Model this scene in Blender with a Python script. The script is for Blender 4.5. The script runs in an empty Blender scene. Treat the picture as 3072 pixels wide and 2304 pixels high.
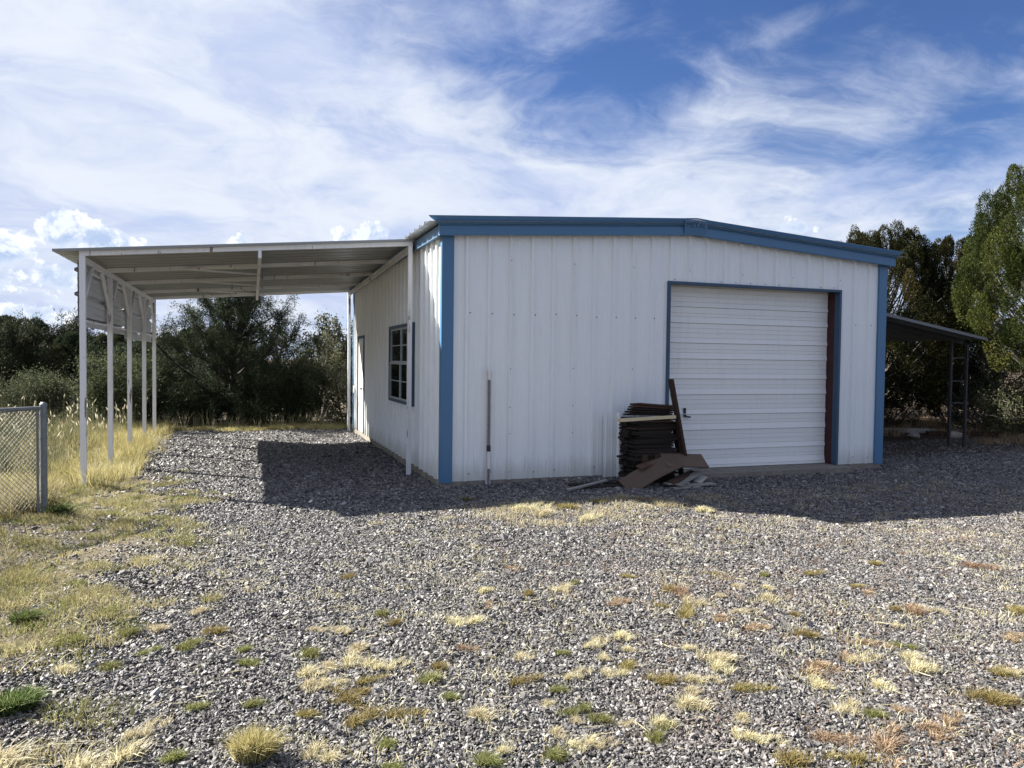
import bpy, math, random
import numpy as np
from mathutils import Vector, Matrix

random.seed(7)
RNG = np.random.default_rng(11)
C = bpy.context.scene.collection
SC = bpy.context.scene
PI = math.pi
FT = 0.3048

# ------------------------------------------------------------------ camera
CAM_LOC = (-2.4517, -9.4937, 1.5923)
YAW, PITCH, ROLL = 0.34411, -0.031217, 0.011708
cd = bpy.data.cameras.new('camera')
cam = bpy.data.objects.new('camera', cd)
C.objects.link(cam)
cd.sensor_fit = 'HORIZONTAL'
cd.sensor_width = 36.0
cd.lens = 36.0 * 2261.16 / 3072.0
cd.clip_start = 0.05
cd.clip_end = 9000
_f = Vector((math.sin(YAW) * math.cos(PITCH), math.cos(YAW) * math.cos(PITCH), math.sin(PITCH)))
_r = Vector((math.cos(YAW), -math.sin(YAW), 0))
_u = _r.cross(_f)
_r2 = math.cos(ROLL) * _r + math.sin(ROLL) * _u
_u2 = -math.sin(ROLL) * _r + math.cos(ROLL) * _u
M = Matrix((_r2, _u2, -_f)).transposed().to_4x4()
M.translation = Vector(CAM_LOC)
cam.matrix_world = M
SC.camera = cam

# ------------------------------------------------------------------ sun, sky, exposure
SUN_TO = Vector((-1.07, 0.88, 1.0)).normalized()          # towards the sun: behind the shed, to the left
SUN_EL = math.asin(SUN_TO.z)
SUN_AZ = math.atan2(SUN_TO.x, SUN_TO.y)
ld = bpy.data.lights.new('sun', 'SUN')
ld.energy = 5.0
ld.angle = math.radians(0.55)
ld.color = (1.0, 0.95, 0.86)
sun = bpy.data.objects.new('sun', ld)
C.objects.link(sun)
sun.rotation_euler = SUN_TO.to_track_quat('Z', 'Y').to_euler()
sun.location = (-20, 20, 25)
SC.view_settings.view_transform = 'Standard'
SC.view_settings.look = 'None'
SC.view_settings.exposure = 1.90
SC.view_settings.gamma = 1.0
SC.view_settings.use_curve_mapping = False
SC.cycles.use_denoising = True
SC.cycles.max_bounces = 6
SC.cycles.diffuse_bounces = 3
SC.cycles.transparent_max_bounces = 6
SC.cycles.sample_clamp_indirect = 6.0

W = bpy.data.worlds.new('World')
SC.world = W
W.use_nodes = True
SKY_STRENGTH = 0.052


class NG:
    """small helper to write node maths"""
    def __init__(self, nt):
        self.nt = nt

    def n(self, t, **kw):
        x = self.nt.nodes.new(t)
        for k, v in kw.items():
            setattr(x, k, v)
        return x

    def link(self, a, b):
        self.nt.links.new(a, b)

    def put(self, sock, v):
        if isinstance(v, bpy.types.NodeSocket):
            self.link(v, sock)
        else:
            sock.default_value = v

    def m(self, op, a, b=0.0, c=0.0, clamp=False):
        x = self.n('ShaderNodeMath', operation=op, use_clamp=clamp)
        self.put(x.inputs[0], a)
        self.put(x.inputs[1], b)
        self.put(x.inputs[2], c)
        return x.outputs[0]

    def v(self, op, a, b=(0, 0, 0), s=None):
        x = self.n('ShaderNodeVectorMath', operation=op)
        self.put(x.inputs[0], a)
        self.put(x.inputs[1], b)
        if s is not None:
            self.put(x.inputs['Scale'], s)
        return x.outputs['Value'] if op in ('DOT_PRODUCT', 'LENGTH', 'DISTANCE') else x.outputs[0]

    def noise(self, vec, scale, detail=4, rough=0.55, dist=0.0, lac=2.0):
        x = self.n('ShaderNodeTexNoise')
        if vec is not None:
            self.link(vec, x.inputs['Vector'])
        x.inputs['Scale'].default_value = scale
        x.inputs['Detail'].default_value = detail
        x.inputs['Roughness'].default_value = rough
        x.inputs['Distortion'].default_value = dist
        x.inputs['Lacunarity'].default_value = lac
        return x.outputs['Fac']

    def ss(self, x, lo, hi, a=0.0, b=1.0):
        y = self.n('ShaderNodeMapRange', interpolation_type='SMOOTHSTEP')
        self.put(y.inputs[0], x)
        for k, q in zip((1, 2, 3, 4), (lo, hi, a, b)):
            y.inputs[k].default_value = q
        return y.outputs[0]

    def mix(self, f, a, b):
        x = self.n('ShaderNodeMix', data_type='RGBA')
        self.put(x.inputs[0], f)
        for s, q in ((x.inputs[6], a), (x.inputs[7], b)):
            if isinstance(q, (tuple, list)):
                s.default_value = (*q[:3], 1.0)
            else:
                self.link(q, s)
        return x.outputs[2]


def build_sky():
    nt = W.node_tree
    nt.nodes.clear()
    g = NG(nt)
    out = g.n('ShaderNodeOutputWorld')
    bg = g.n('ShaderNodeBackground')
    bg.inputs[1].default_value = SKY_STRENGTH
    sky = g.n('ShaderNodeTexSky')
    sky.sky_type = 'NISHITA'
    sky.sun_disc = False
    sky.sun_elevation = SUN_EL
    sky.sun_rotation = SUN_AZ
    sky.altitude = 1800
    sky.air_density = 1.0
    sky.dust_density = 0.2
    sky.ozone_density = 3.0
    tc = g.n('ShaderNodeTexCoord')
    d = tc.outputs['Generated']
    sep = g.n('ShaderNodeSeparateXYZ')
    g.link(d, sep.inputs[0])
    z = sep.outputs[2]
    zc = g.m('MAXIMUM', z, 0.0)
    # clouds laid on a flat layer overhead
    den = g.m('ADD', zc, 0.22)
    comb = g.n('ShaderNodeCombineXYZ')
    g.link(g.m('DIVIDE', sep.outputs[0], den), comb.inputs[0])
    g.link(g.m('DIVIDE', sep.outputs[1], den), comb.inputs[1])
    P = g.v('ADD', comb.outputs[0], (3.7, 1.9, 0.4))
    wn = g.n('ShaderNodeTexNoise')
    g.link(P, wn.inputs['Vector'])
    wn.inputs['Scale'].default_value = 1.3
    wn.inputs['Detail'].default_value = 4
    warp = g.v('SCALE', g.v('SUBTRACT', wn.outputs['Color'], (0.5, 0.5, 0.5)), s=0.65)
    Pw = g.v('ADD', P, warp)
    mp = g.n('ShaderNodeMapping')
    g.link(Pw, mp.inputs[0])
    mp.inputs['Rotation'].default_value = (0, 0, math.radians(-62))
    mp.inputs['Scale'].default_value = (0.75, 2.1, 1.0)
    streak = g.noise(mp.outputs[0], 1.7, 9, 0.62, 0.6)
    soft = g.noise(Pw, 2.3, 9, 0.60, 0.35)
    fine = g.noise(mp.outputs[0], 4.2, 10, 0.68, 1.2)

    def blob(d0, tx, a, b, amp):
        d0 = Vector(d0).normalized()
        h = Vector((d0.y, -d0.x, 0)).normalized()
        n = h.cross(d0)
        t = math.cos(tx) * h + math.sin(tx) * n
        q = -math.sin(tx) * h + math.cos(tx) * n
        df = g.v('SUBTRACT', d, tuple(d0))
        e = g.m('ADD', g.m('POWER', g.m('MULTIPLY', g.v('DOT_PRODUCT', df, tuple(t)), 1 / a), 2.0),
                g.m('POWER', g.m('MULTIPLY', g.v('DOT_PRODUCT', df, tuple(q)), 1 / b), 2.0))
        front = g.m('GREATER_THAN', g.v('DOT_PRODUCT', d, tuple(d0)), 0.0)
        return g.m('MULTIPLY', g.m('MULTIPLY', g.m('EXPONENT', g.m('MULTIPLY', e, -1.0)), front), amp)

    sd = g.v('DOT_PRODUCT', d, tuple(SUN_TO))
    near_sun = g.ss(sd, 0.30, 0.92)
    low = g.m('EXPONENT', g.m('MULTIPLY', zc, -6.0))
    dens = g.m('MULTIPLY_ADD', streak, 0.75, -0.205)
    dens = g.m('ADD', dens, g.m('MULTIPLY_ADD', soft, 2.1, -1.08))
    dens = g.m('ADD', dens, g.m('MULTIPLY_ADD', fine, 0.42, -0.21))
    dens = g.m('ADD', dens, g.m('MULTIPLY', near_sun, 0.45))
    dens = g.m('ADD', dens, g.m('MULTIPLY', low, 0.52))
    for args in (((0.44, 0.87, 0.215), 0.12, 0.27, 0.060, 0.40),      # bright bank over the roof
                 ((0.52, 0.82, 0.255), 0.30, 0.12, 0.035, 0.22),
                 ((0.20, 0.92, 0.20), 0.0, 0.25, 0.09, 0.20),
                 ((0.66, 0.73, 0.17), 0.05, 0.24, 0.06, 0.24),
                 ((-0.10, 0.93, 0.36), 0.0, 0.36, 0.20, 0.36),        # white veil to the upper left
                 ((0.70, 0.63, 0.37), -0.10, 0.40, 0.20, -0.41),      # clear blue to the upper right
                 ((0.45, 0.80, 0.38), 0.3, 0.30, 0.17, -0.25),
                 ((0.60, 0.71, 0.385), 0.20, 0.06, 0.012, 0.18)):     # a lone wisp in it
        dens = g.m('ADD', dens, blob(*args))
    cov = g.ss(dens, -0.36, 0.72)
    # thin cloud is whiter towards the sun, a little blue away from it
    ccol = g.mix(near_sun, (4.2, 4.5, 5.1), (4.35, 4.65, 5.2))
    grey = g.ss(g.noise(Pw, 2.1, 6, 0.6, 0.4), 0.36, 0.66)
    ccol = g.mix(g.m('MULTIPLY', grey, 0.85), ccol, (2.7, 3.2, 4.6))
    hs = g.n('ShaderNodeHueSaturation')
    g.link(sky.outputs[0], hs.inputs['Color'])
    hs.inputs['Hue'].default_value = 0.512
    hs.inputs['Saturation'].default_value = 1.16
    hs.inputs['Value'].default_value = 0.68
    c1 = g.mix(cov, hs.outputs[0], ccol)
    # cumulus heads standing low over the woods
    cu = blob((-0.190, 0.973, 0.142), 0.2, 0.030, 0.030, 1.0)
    for args in (((-0.150, 0.98, 0.128), -0.35, 0.050, 0.026, 0.95), ((-0.10, 0.985, 0.112), -0.25, 0.050, 0.022, 0.9),
                 ((-0.245, 0.96, 0.115), 0.5, 0.035, 0.035, 0.85), ((-0.19, 0.97, 0.085), 0.0, 0.09, 0.024, 0.8),
                 ((0.000, 0.99, 0.142), -0.1, 0.022, 0.018, 0.95), ((0.040, 0.99, 0.134), 0.0, 0.034, 0.013, 0.85),
                 ((-0.23, 0.965, 0.045), 0.0, 0.09, 0.016, 0.75), ((0.64, 0.75, 0.165), 0.0, 0.030, 0.012, 0.75),
                 ((0.15, 0.975, 0.16), 0.2, 0.07, 0.018, 0.62)):
        cu = g.m('MAXIMUM', cu, blob(*args))
    puff = g.noise(d, 30.0, 8, 0.62, 0.3)
    cd_ = g.m('ADD', cu, g.m('MULTIPLY_ADD', puff, 1.7, -0.85))
    cumask = g.ss(cd_, 0.44, 0.58)
    toward = tuple(Vector((-0.010, 0.0, 0.012)))
    p2 = g.noise(g.v('ADD', d, toward), 30.0, 8, 0.62, 0.3)
    edge = g.ss(g.m('SUBTRACT', puff, p2), -0.05, 0.12)
    rim = g.ss(cd_, 0.52, 0.92, 1.0, 0.0)
    lit = g.m('ADD', g.m('MULTIPLY', edge, 0.75), g.m('MULTIPLY', rim, 0.40), clamp=True)
    cucol = g.mix(lit, (2.6, 3.3, 4.6), (5.6, 5.8, 6.1))
    c2 = g.mix(g.m('MULTIPLY', cumask, 0.97), c1, cucol)
    # ground half of the sphere: the far land below the horizon
    c3 = g.mix(g.ss(z, -0.06, -0.005), (0.6, 0.56, 0.46), c2)
    g.link(c3, bg.inputs[0])
    g.link(bg.outputs[0], out.inputs[0])


build_sky()

# ------------------------------------------------------------------ object helpers
GROUPS = {}


def props(o, label=None, cat=None, group=None, kind=None):
    for k, q in (('label', label), ('category', cat), ('group', group), ('kind', kind)):
        if q:
            o[k] = q
    return o


def wloc(o):
    v = Vector((0, 0, 0))
    while o is not None:
        v += o.location
        o = o.parent
    return v


def thing(name, label, cat, loc=(0, 0, 0), group=None):
    o = bpy.data.objects.new(name, None)
    o.empty_display_size = 0.2
    C.objects.link(o)
    o.location = loc
    return props(o, label, cat, group)


def link_mesh(name, me, parent=None, loc=None):
    o = bpy.data.objects.new(name, me)
    C.objects.link(o)
    if parent is not None:
        o.parent = parent
    if loc is not None:
        o.location = loc
    return o


def np_mesh(name, verts, tris=None, quads=None, mat=None, tint=None, smooth=False):
    me = bpy.data.meshes.new(name)
    verts = np.asarray(verts, np.float32).reshape(-1, 3)
    me.vertices.add(len(verts))
    me.vertices.foreach_set('co', verts.ravel())
    idx, starts, n = [], [], 0
    for arr, k in ((quads, 4), (tris, 3)):
        if arr is not None and len(arr):
            a = np.asarray(arr, np.int32).reshape(-1, k)
            idx.append(a.ravel())
            starts.append(n + np.arange(len(a), dtype=np.int32) * k)
            n += a.size
    if idx:
        idx = np.concatenate(idx)
        starts = np.concatenate(starts)
        me.loops.add(len(idx))
        me.loops.foreach_set('vertex_index', idx)
        me.polygons.add(len(starts))
        me.polygons.foreach_set('loop_start', starts)
        if smooth:
            me.polygons.foreach_set('use_smooth', np.ones(len(starts), bool))
    me.update(calc_edges=True)
    if tint is not None:
        a = me.attributes.new('tint', 'FLOAT', 'POINT')
        a.data.foreach_set('value', np.asarray(tint, np.float32))
    if mat:
        me.materials.append(mat)
    return me


class MB:
    """collects boxes, bars, tubes and sheets; build() links them as one mesh object"""
    def __init__(self):
        self.v, self.f, self.s = [], [], []

    def add(self, vs, fs, smooth=False):
        b = len(self.v)
        self.v += [tuple(q) for q in vs]
        self.f += [tuple(b + i for i in q) for q in fs]
        self.s += [smooth] * len(fs)
        return self

    def box(self, x0, y0, z0, x1, y1, z1):
        vs = [(x0, y0, z0), (x1, y0, z0), (x1, y1, z0), (x0, y1, z0), (x0, y0, z1), (x1, y0, z1), (x1, y1, z1), (x0, y1, z1)]
        return self.add(vs, [(0, 3, 2, 1), (4, 5, 6, 7), (0, 1, 5, 4), (1, 2, 6, 5), (2, 3, 7, 6), (3, 0, 4, 7)])

    def bar(self, p, q, w, h, up=(0, 0, 1)):
        p, q, up = Vector(p), Vector(q), Vector(up)
        t = (q - p).normalized()
        s = t.cross(up).normalized()
        n = s.cross(t)
        vs = []
        for e in (p, q):
            for a, b in ((-1, -1), (1, -1), (1, 1), (-1, 1)):
                vs.append(e + s * (a * w / 2) + n * (b * h / 2))
        return self.add(vs, [(0, 1, 2, 3), (7, 6, 5, 4), (0, 4, 5, 1), (1, 5, 6, 2), (2, 6, 7, 3), (3, 7, 4, 0)])

    def tube(self, p, q, r0, r1=None, n=8, cap=True):
        p, q = Vector(p), Vector(q)
        r1 = r0 if r1 is None else r1
        t = (q - p).normalized()
        a = t.orthogonal().normalized()
        b = t.cross(a)
        vs = []
        for e, r in ((p, r0), (q, r1)):
            for k in range(n):
                an = 2 * PI * k / n
                vs.append(e + (a * math.cos(an) + b * math.sin(an)) * r)
        fs = [(k, (k + 1) % n, n + (k + 1) % n, n + k) for k in range(n)]
        self.add(vs, fs, True)
        if cap:
            self.add(vs[:n], [tuple(range(n - 1, -1, -1))])
            self.add(vs[n:], [tuple(range(n))])
        return self

    def extrude(self, prof, a, b, closed=True, caps=True):
        """prof: list of points; offset vectors a and b give the two ends"""
        a, b = Vector(a), Vector(b)
        n = len(prof)
        vs = [Vector(q) + a for q in prof] + [Vector(q) + b for q in prof]
        fs = [(k, (k + 1) % n, n + (k + 1) % n, n + k) for k in range(n if closed else n - 1)]
        if closed and caps:
            fs += [tuple(range(n - 1, -1, -1)), tuple(range(n, 2 * n))]
        return self.add(vs, fs)

    def build(self, name, mat, parent=None, label=None, base=None):
        off = wloc(parent) if parent is not None else Vector(base or (0, 0, 0))
        me = bpy.data.meshes.new(name)
        me.from_pydata([(x - off.x, y - off.y, zz - off.z) for x, y, zz in self.v], [], self.f)
        me.polygons.foreach_set('use_smooth', self.s)
        me.update()
        me.materials.append(mat)
        o = link_mesh(name, me, parent, None if parent is not None else off)
        if label:
            o['label'] = label
        return o


def copy_tree(o, parent=None):
    c = o.copy()
    C.objects.link(c)
    c.parent = parent
    for ch in list(o.children):
        copy_tree(ch, c)
    return c


# ------------------------------------------------------------------ materials
def new_mat(name):
    m = bpy.data.materials.new(name)
    m.use_nodes = True
    g = NG(m.node_tree)
    b = m.node_tree.nodes['Principled BSDF']
    return m, g, b


def bump(g, b, h, strength=0.3, dist=0.01):
    x = g.n('ShaderNodeBump')
    x.inputs['Strength'].default_value = strength
    x.inputs['Distance'].default_value = dist
    g.link(h, x.inputs['Height'])
    g.link(x.outputs[0], b.inputs['Normal'])


def painted(name, col, rough=0.4, dirt=0.25, dirtcol=(0.35, 0.31, 0.26), rust=0.0, wave=0.08, spec=0.45, grime=False):
    m, g, b = new_mat(name)
    tc = g.n('ShaderNodeTexCoord').outputs['Object']
    pos = g.n('ShaderNodeNewGeometry').outputs['Position']
    mp = g.n('ShaderNodeMapping')
    g.link(pos, mp.inputs[0])
    mp.inputs['Scale'].default_value = (9.0, 9.0, 0.7)
    streak = g.noise(mp.outputs[0], 1.6, 6, 0.65)
    patch = g.noise(pos, 1.3, 5, 0.6)
    f = g.m('MULTIPLY', g.m('MULTIPLY', g.ss(streak, 0.42, 0.75), g.ss(patch, 0.3, 0.7)), dirt)
    c = g.mix(f, col, dirtcol)
    c = g.mix(g.m('MULTIPLY', g.ss(g.noise(pos, 14, 4, 0.6), 0.35, 0.7), 0.06), c, tuple(q * 0.7 for q in col))
    if grime:                                                # splashed soil along the foot of the sheets
        sp = g.n('ShaderNodeSeparateXYZ')
        g.link(pos, sp.inputs[0])
        hgt = g.m('ADD', sp.outputs[2], g.m('MULTIPLY', g.noise(mp.outputs[0], 2.2, 5, 0.7), -0.55))
        c = g.mix(g.ss(hgt, -0.25, 0.05, 0.45, 0.0), c, (0.34, 0.33, 0.26))
    if rust:
        mr = g.n('ShaderNodeMapping')
        g.link(pos, mr.inputs[0])
        mr.inputs['Scale'].default_value = (5.0, 5.0, 0.55)
        rm = g.ss(g.noise(mr.outputs[0], 2.3, 5, 0.62), 0.72 - 0.12 * rust, 0.76 - 0.12 * rust)
        c = g.mix(g.m('MULTIPLY', rm, 0.9), c, g.mix(g.noise(pos, 30, 3), (0.075, 0.040, 0.026), (0.20, 0.13, 0.09)))
    g.link(c, b.inputs['Base Color'])
    b.inputs['Roughness'].default_value = rough
    b.inputs['Specular IOR Level'].default_value = spec
    if wave:
        h = g.m('ADD', g.noise(pos, 2.2, 2, 0.5), g.m('MULTIPLY', g.noise(pos, 60, 2, 0.5), 0.02))
        bump(g, b, h, wave, 0.03)
    return m


def plain(name, col, rough=0.6, var=0.25, scale=8.0, metal=0.0, bmp=0.15):
    m, g, b = new_mat(name)
    pos = g.n('ShaderNodeTexCoord').outputs['Object']
    n = g.noise(pos, scale, 6, 0.65)
    c = g.mix(g.ss(n, 0.3, 0.7), tuple(q * (1 - var) for q in col), tuple(min(1, q * (1 + var)) for q in col))
    g.link(c, b.inputs['Base Color'])
    b.inputs['Roughness'].default_value = rough
    b.inputs['Metallic'].default_value = metal
    if bmp:
        bump(g, b, g.noise(pos, scale * 5, 5, 0.6), bmp, 0.01)
    return m


M_SIDING = painted('white_siding', (0.80, 0.825, 0.83), 0.40, 0.14, wave=0.06, grime=True)
M_ROOFSHEET = painted('roof_sheet', (0.60, 0.61, 0.60), 0.4, 0.35)
M_BLUE = painted('blue_trim', (0.064, 0.165, 0.300), 0.40, 0.14, (0.10, 0.14, 0.18), wave=0.05)
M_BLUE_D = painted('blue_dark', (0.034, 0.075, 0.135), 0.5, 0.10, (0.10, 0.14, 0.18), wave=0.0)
M_BLUE_L = painted('blue_faded', (0.070, 0.155, 0.255), 0.5, 0.25, (0.2, 0.22, 0.22), wave=0.0)
M_DOOR = painted('white_door', (0.80, 0.80, 0.775), 0.42, 0.14, wave=0.03)
M_MAROON = plain('maroon_primer', (0.045, 0.007, 0.007), 0.6, 0.3, 6)
M_DARKIN = plain('dark_interior', (0.02, 0.02, 0.022), 0.9, 0.2, 3)
M_CONCRETE = plain('concrete', (0.20, 0.180, 0.150), 0.9, 0.25, 7, bmp=0.4)
M_WHITESTEEL = painted('white_steel', (0.74, 0.74, 0.75), 0.45, 0.35, (0.40, 0.38, 0.34), rust=0.9, wave=0.0)
M_CARROOF = painted('carport_sheet', (0.255, 0.262, 0.258), 0.34, 0.40, (0.24, 0.24, 0.22), wave=0.06)
M_CURTAIN = painted('galvanised_sheet', (0.48, 0.49, 0.50), 0.40, 0.55, (0.22, 0.24, 0.26), wave=0.08)
M_GALV = plain('galvanised_steel', (0.17, 0.185, 0.20), 0.55, 0.15, 14, metal=0.2, bmp=0.05)
M_WIRE = plain('dull_wire', (0.06, 0.065, 0.07), 0.6, 0.15, 14, metal=0.2, bmp=0.0)
M_SCREW = plain('screw_steel', (0.10, 0.11, 0.12), 0.5, 0.2, 10)
M_BLACKSTEEL = plain('dark_steel', (0.022, 0.022, 0.024), 0.55, 0.3, 6)
M_DARKSHEET = painted('dark_sheet', (0.16, 0.17, 0.18), 0.45, 0.4, (0.1, 0.09, 0.08), wave=0.05)
M_ALU = plain('aluminium_frame', (0.40, 0.45, 0.47), 0.4, 0.12, 12, bmp=0.0)
M_PVC = painted('white_pvc', (0.74, 0.74, 0.73), 0.35, 0.2, wave=0.0)
M_PIPEGREY = plain('grey_pipe', (0.17, 0.155, 0.16), 0.5, 0.15, 9)
M_PINKISH = plain('pinkish_white_plastic', (0.66, 0.60, 0.60), 0.5, 0.1, 8, bmp=0.0)
M_SCRAP = plain('white_scrap', (0.75, 0.76, 0.78), 0.6, 0.05, 8, bmp=0.0)


def glass_mat():
    m, g, b = new_mat('window_glass')
    b.inputs['Base Color'].default_value = (0.012, 0.014, 0.016, 1)
    b.inputs['Roughness'].default_value = 0.03
    b.inputs['IOR'].default_value = 1.52
    pos = g.n('ShaderNodeTexCoord').outputs['Object']
    bump(g, b, g.noise(pos, 3.0, 2), 0.06, 0.02)
    return m


M_GLASS = glass_mat()


def wood(name, c1, c2, rough=0.85):
    m, g, b = new_mat(name)
    pos = g.n('ShaderNodeTexCoord').outputs['Object']
    mp = g.n('ShaderNodeMapping')
    g.link(pos, mp.inputs[0])
    mp.inputs['Scale'].default_value = (2.0, 28.0, 28.0)
    ri = g.n('ShaderNodeObjectInfo').outputs['Random']
    gr = g.noise(mp.outputs[0], 1.6, 6, 0.65, 0.4)
    c = g.mix(gr, c1, c2)
    br = g.n('ShaderNodeHueSaturation')
    g.link(c, br.inputs['Color'])
    g.link(g.m('MULTIPLY_ADD', ri, 0.8, 0.55), br.inputs['Value'])
    g.link(br.outputs[0], b.inputs['Base Color'])
    b.inputs['Roughness'].default_value = rough
    b.inputs['Specular IOR Level'].default_value = 0.25
    bump(g, b, gr, 0.5, 0.004)
    return m


M_WOOD_DARK = wood('weathered_dark_wood', (0.010, 0.008, 0.007), (0.034, 0.024, 0.019))
M_WOOD_RED = wood('reddish_wood', (0.042, 0.024, 0.017), (0.095, 0.055, 0.038))
M_WOOD_BROWN = wood('brown_plank', (0.072, 0.049, 0.038), (0.125, 0.088, 0.066))
M_WOOD_GREY = wood('grey_board', (0.20, 0.19, 0.17), (0.38, 0.36, 0.33))
M_WOOD_PALE = wood('pale_lumber', (0.52, 0.43, 0.27), (0.72, 0.62, 0.42))


def leaf_mat(name, c1, c2, c3, transl=0.35, rough=0.55):
    m, g, b = new_mat(name)
    nt = m.node_tree
    at = g.n('ShaderNodeAttribute')
    at.attribute_name = 'tint'
    ri = g.n('ShaderNodeObjectInfo').outputs['Random']
    t = at.outputs['Fac']
    c = g.mix(g.ss(t, 0.0, 0.55), c1, c2)
    c = g.mix(g.ss(t, 0.55, 1.0), c, c3)
    hv = g.n('ShaderNodeHueSaturation')
    g.link(c, hv.inputs['Color'])
    g.link(g.m('MULTIPLY_ADD', ri, 0.24, 0.88), hv.inputs['Value'])
    g.link(g.m('MULTIPLY_ADD', ri, 0.02, 0.49), hv.inputs['Hue'])
    c = hv.outputs[0]
    g.link(c, b.inputs['Base Color'])
    b.inputs['Roughness'].default_value = 0.75
    b.inputs['Specular IOR Level'].default_value = 0.12
    tr = g.n('ShaderNodeBsdfTranslucent')
    g.link(c, tr.inputs[0])
    mx = g.n('ShaderNodeMixShader')
    mx.inputs[0].default_value = transl
    g.link(b.outputs[0], mx.inputs[1])
    g.link(tr.outputs[0], mx.inputs[2])
    g.link(mx.outputs[0], nt.nodes['Material Output'].inputs[0])
    return m


L_JUN = leaf_mat('juniper_foliage', (0.026, 0.038, 0.009), (0.059, 0.075, 0.017), (0.103, 0.102, 0.024), 0.16)
L_JUN_D = leaf_mat('dark_juniper_foliage', (0.013, 0.017, 0.006), (0.030, 0.030, 0.009), (0.060, 0.045, 0.016), 0.14)
L_PIN = leaf_mat('pinon_needles', (0.012, 0.020, 0.010), (0.024, 0.036, 0.017), (0.054, 0.062, 0.028), 0.25)
L_OAK = leaf_mat('oak_leaves', (0.041, 0.047, 0.021), (0.089, 0.096, 0.051), (0.191, 0.191, 0.130), 0.40)
L_SHRUB = leaf_mat('shrub_leaves', (0.028, 0.037, 0.017), (0.064, 0.076, 0.037), (0.176, 0.176, 0.112), 0.35)
L_WOODS = leaf_mat('woodland_foliage', (0.021, 0.031, 0.018), (0.043, 0.052, 0.027), (0.083, 0.070, 0.038), 0.25)
L_RUSSET = leaf_mat('russet_twigs', (0.042, 0.027, 0.018), (0.078, 0.048, 0.030), (0.132, 0.090, 0.060), 0.3)
L_STRAW = leaf_mat('straw_blades', (0.364, 0.304, 0.172), (0.506, 0.455, 0.294), (0.668, 0.627, 0.465), 0.40)
L_GREENGRASS = leaf_mat('green_blades', (0.089, 0.111, 0.028), (0.189, 0.200, 0.066), (0.289, 0.273, 0.134), 0.45)
L_DEEPGREEN = leaf_mat('weed_leaves', (0.045, 0.073, 0.024), (0.098, 0.136, 0.045), (0.242, 0.272, 0.106), 0.35)
L_OLIVE = leaf_mat('olive_blades', (0.121, 0.099, 0.036), (0.227, 0.184, 0.071), (0.367, 0.310, 0.141), 0.35)
L_RUST = leaf_mat('rusty_blades', (0.170, 0.106, 0.064), (0.306, 0.212, 0.132), (0.425, 0.340, 0.238), 0.35)
L_YELLOW = leaf_mat('yellow_grass', (0.225, 0.189, 0.081), (0.378, 0.329, 0.149), (0.504, 0.459, 0.261), 0.40)
L_FIELD = leaf_mat('field_grass', (0.134, 0.134, 0.054), (0.319, 0.281, 0.134), (0.485, 0.434, 0.255), 0.35)
L_WEEDS = leaf_mat('pale_weeds', (0.072, 0.085, 0.044), (0.195, 0.182, 0.104), (0.546, 0.494, 0.390), 0.35)
M_BARK = plain('bark', (0.040, 0.032, 0.026), 0.95, 0.4, 14, bmp=0.8)
M_BARK_G = plain('grey_bark', (0.13, 0.115, 0.10), 0.95, 0.35, 14, bmp=0.8)


# ------------------------------------------------------------------ terrain
def sm(x, a, b):
    t = np.clip((x - a) / (b - a), 0, 1)
    return t * t * (3 - 2 * t)


def terrain(x, y):
    x = np.asarray(x, float)
    y = np.asarray(y, float)
    z = np.full(np.broadcast(x, y).shape, -0.092)
    ga = lambda cx, cy, sx, sy: np.exp(-((x - cx) / sx) ** 2 - ((y - cy) / sy) ** 2)
    z = z + 0.030 * ga(1.3, -1.1, 1.4, 0.9) + 0.055 * ga(2.6, -0.1, 2.2, 0.35)
    z = z - 0.025 * sm(y, 2, 8) * (1 - sm(x, 4, 9)) + 0.10 * sm(x, 8.5, 13) * sm(y, 0.0, 5.0)
    z = z + 0.010 * np.sin(2.1 * x + 0.7 * y) * np.sin(1.6 * y - 0.5 * x + 1) + 0.006 * np.sin(5.3 * x + 2) * np.sin(4.7 * y)
    r = np.hypot(x, y)
    z = z - 0.9 * sm(r, 26, 70) + 0.5 * sm(r, 18, 60) * np.sin(x * 0.08 + 1) * np.sin(y * 0.07)
    return z


_BY = np.array([-12, -5.97, -5.74, -5.16, -4.61, -3.63, -2.57, -1.26, 0.70, 3.0, 5.93, 8.69, 14])
_BX = np.array([-3.45, -3.33, -3.33, -3.28, -3.15, -3.05, -3.01, -2.99, -2.96, -3.66, -4.1, -4.16, -4.2])


def gravel_mask(x, y):
    """1 on the gravel yard, 0 on soil and grass"""
    wob = 0.16 * np.sin(3.1 * y + 1.3) + 0.10 * np.sin(7.3 * y + x)
    left = sm(x - (np.interp(y, _BY, _BX) + wob), -0.62, 0.62)
    back = 1 - sm(y + 0.12 * np.sin(2.6 * x), 8.9, 9.4)
    right = 1 - sm(x + 0 * y, 7.6, 9.0) * sm(y - 0.10 * x + 0.15 * np.sin(3 * x), -0.5, 0.3)
    return left * back * right


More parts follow.
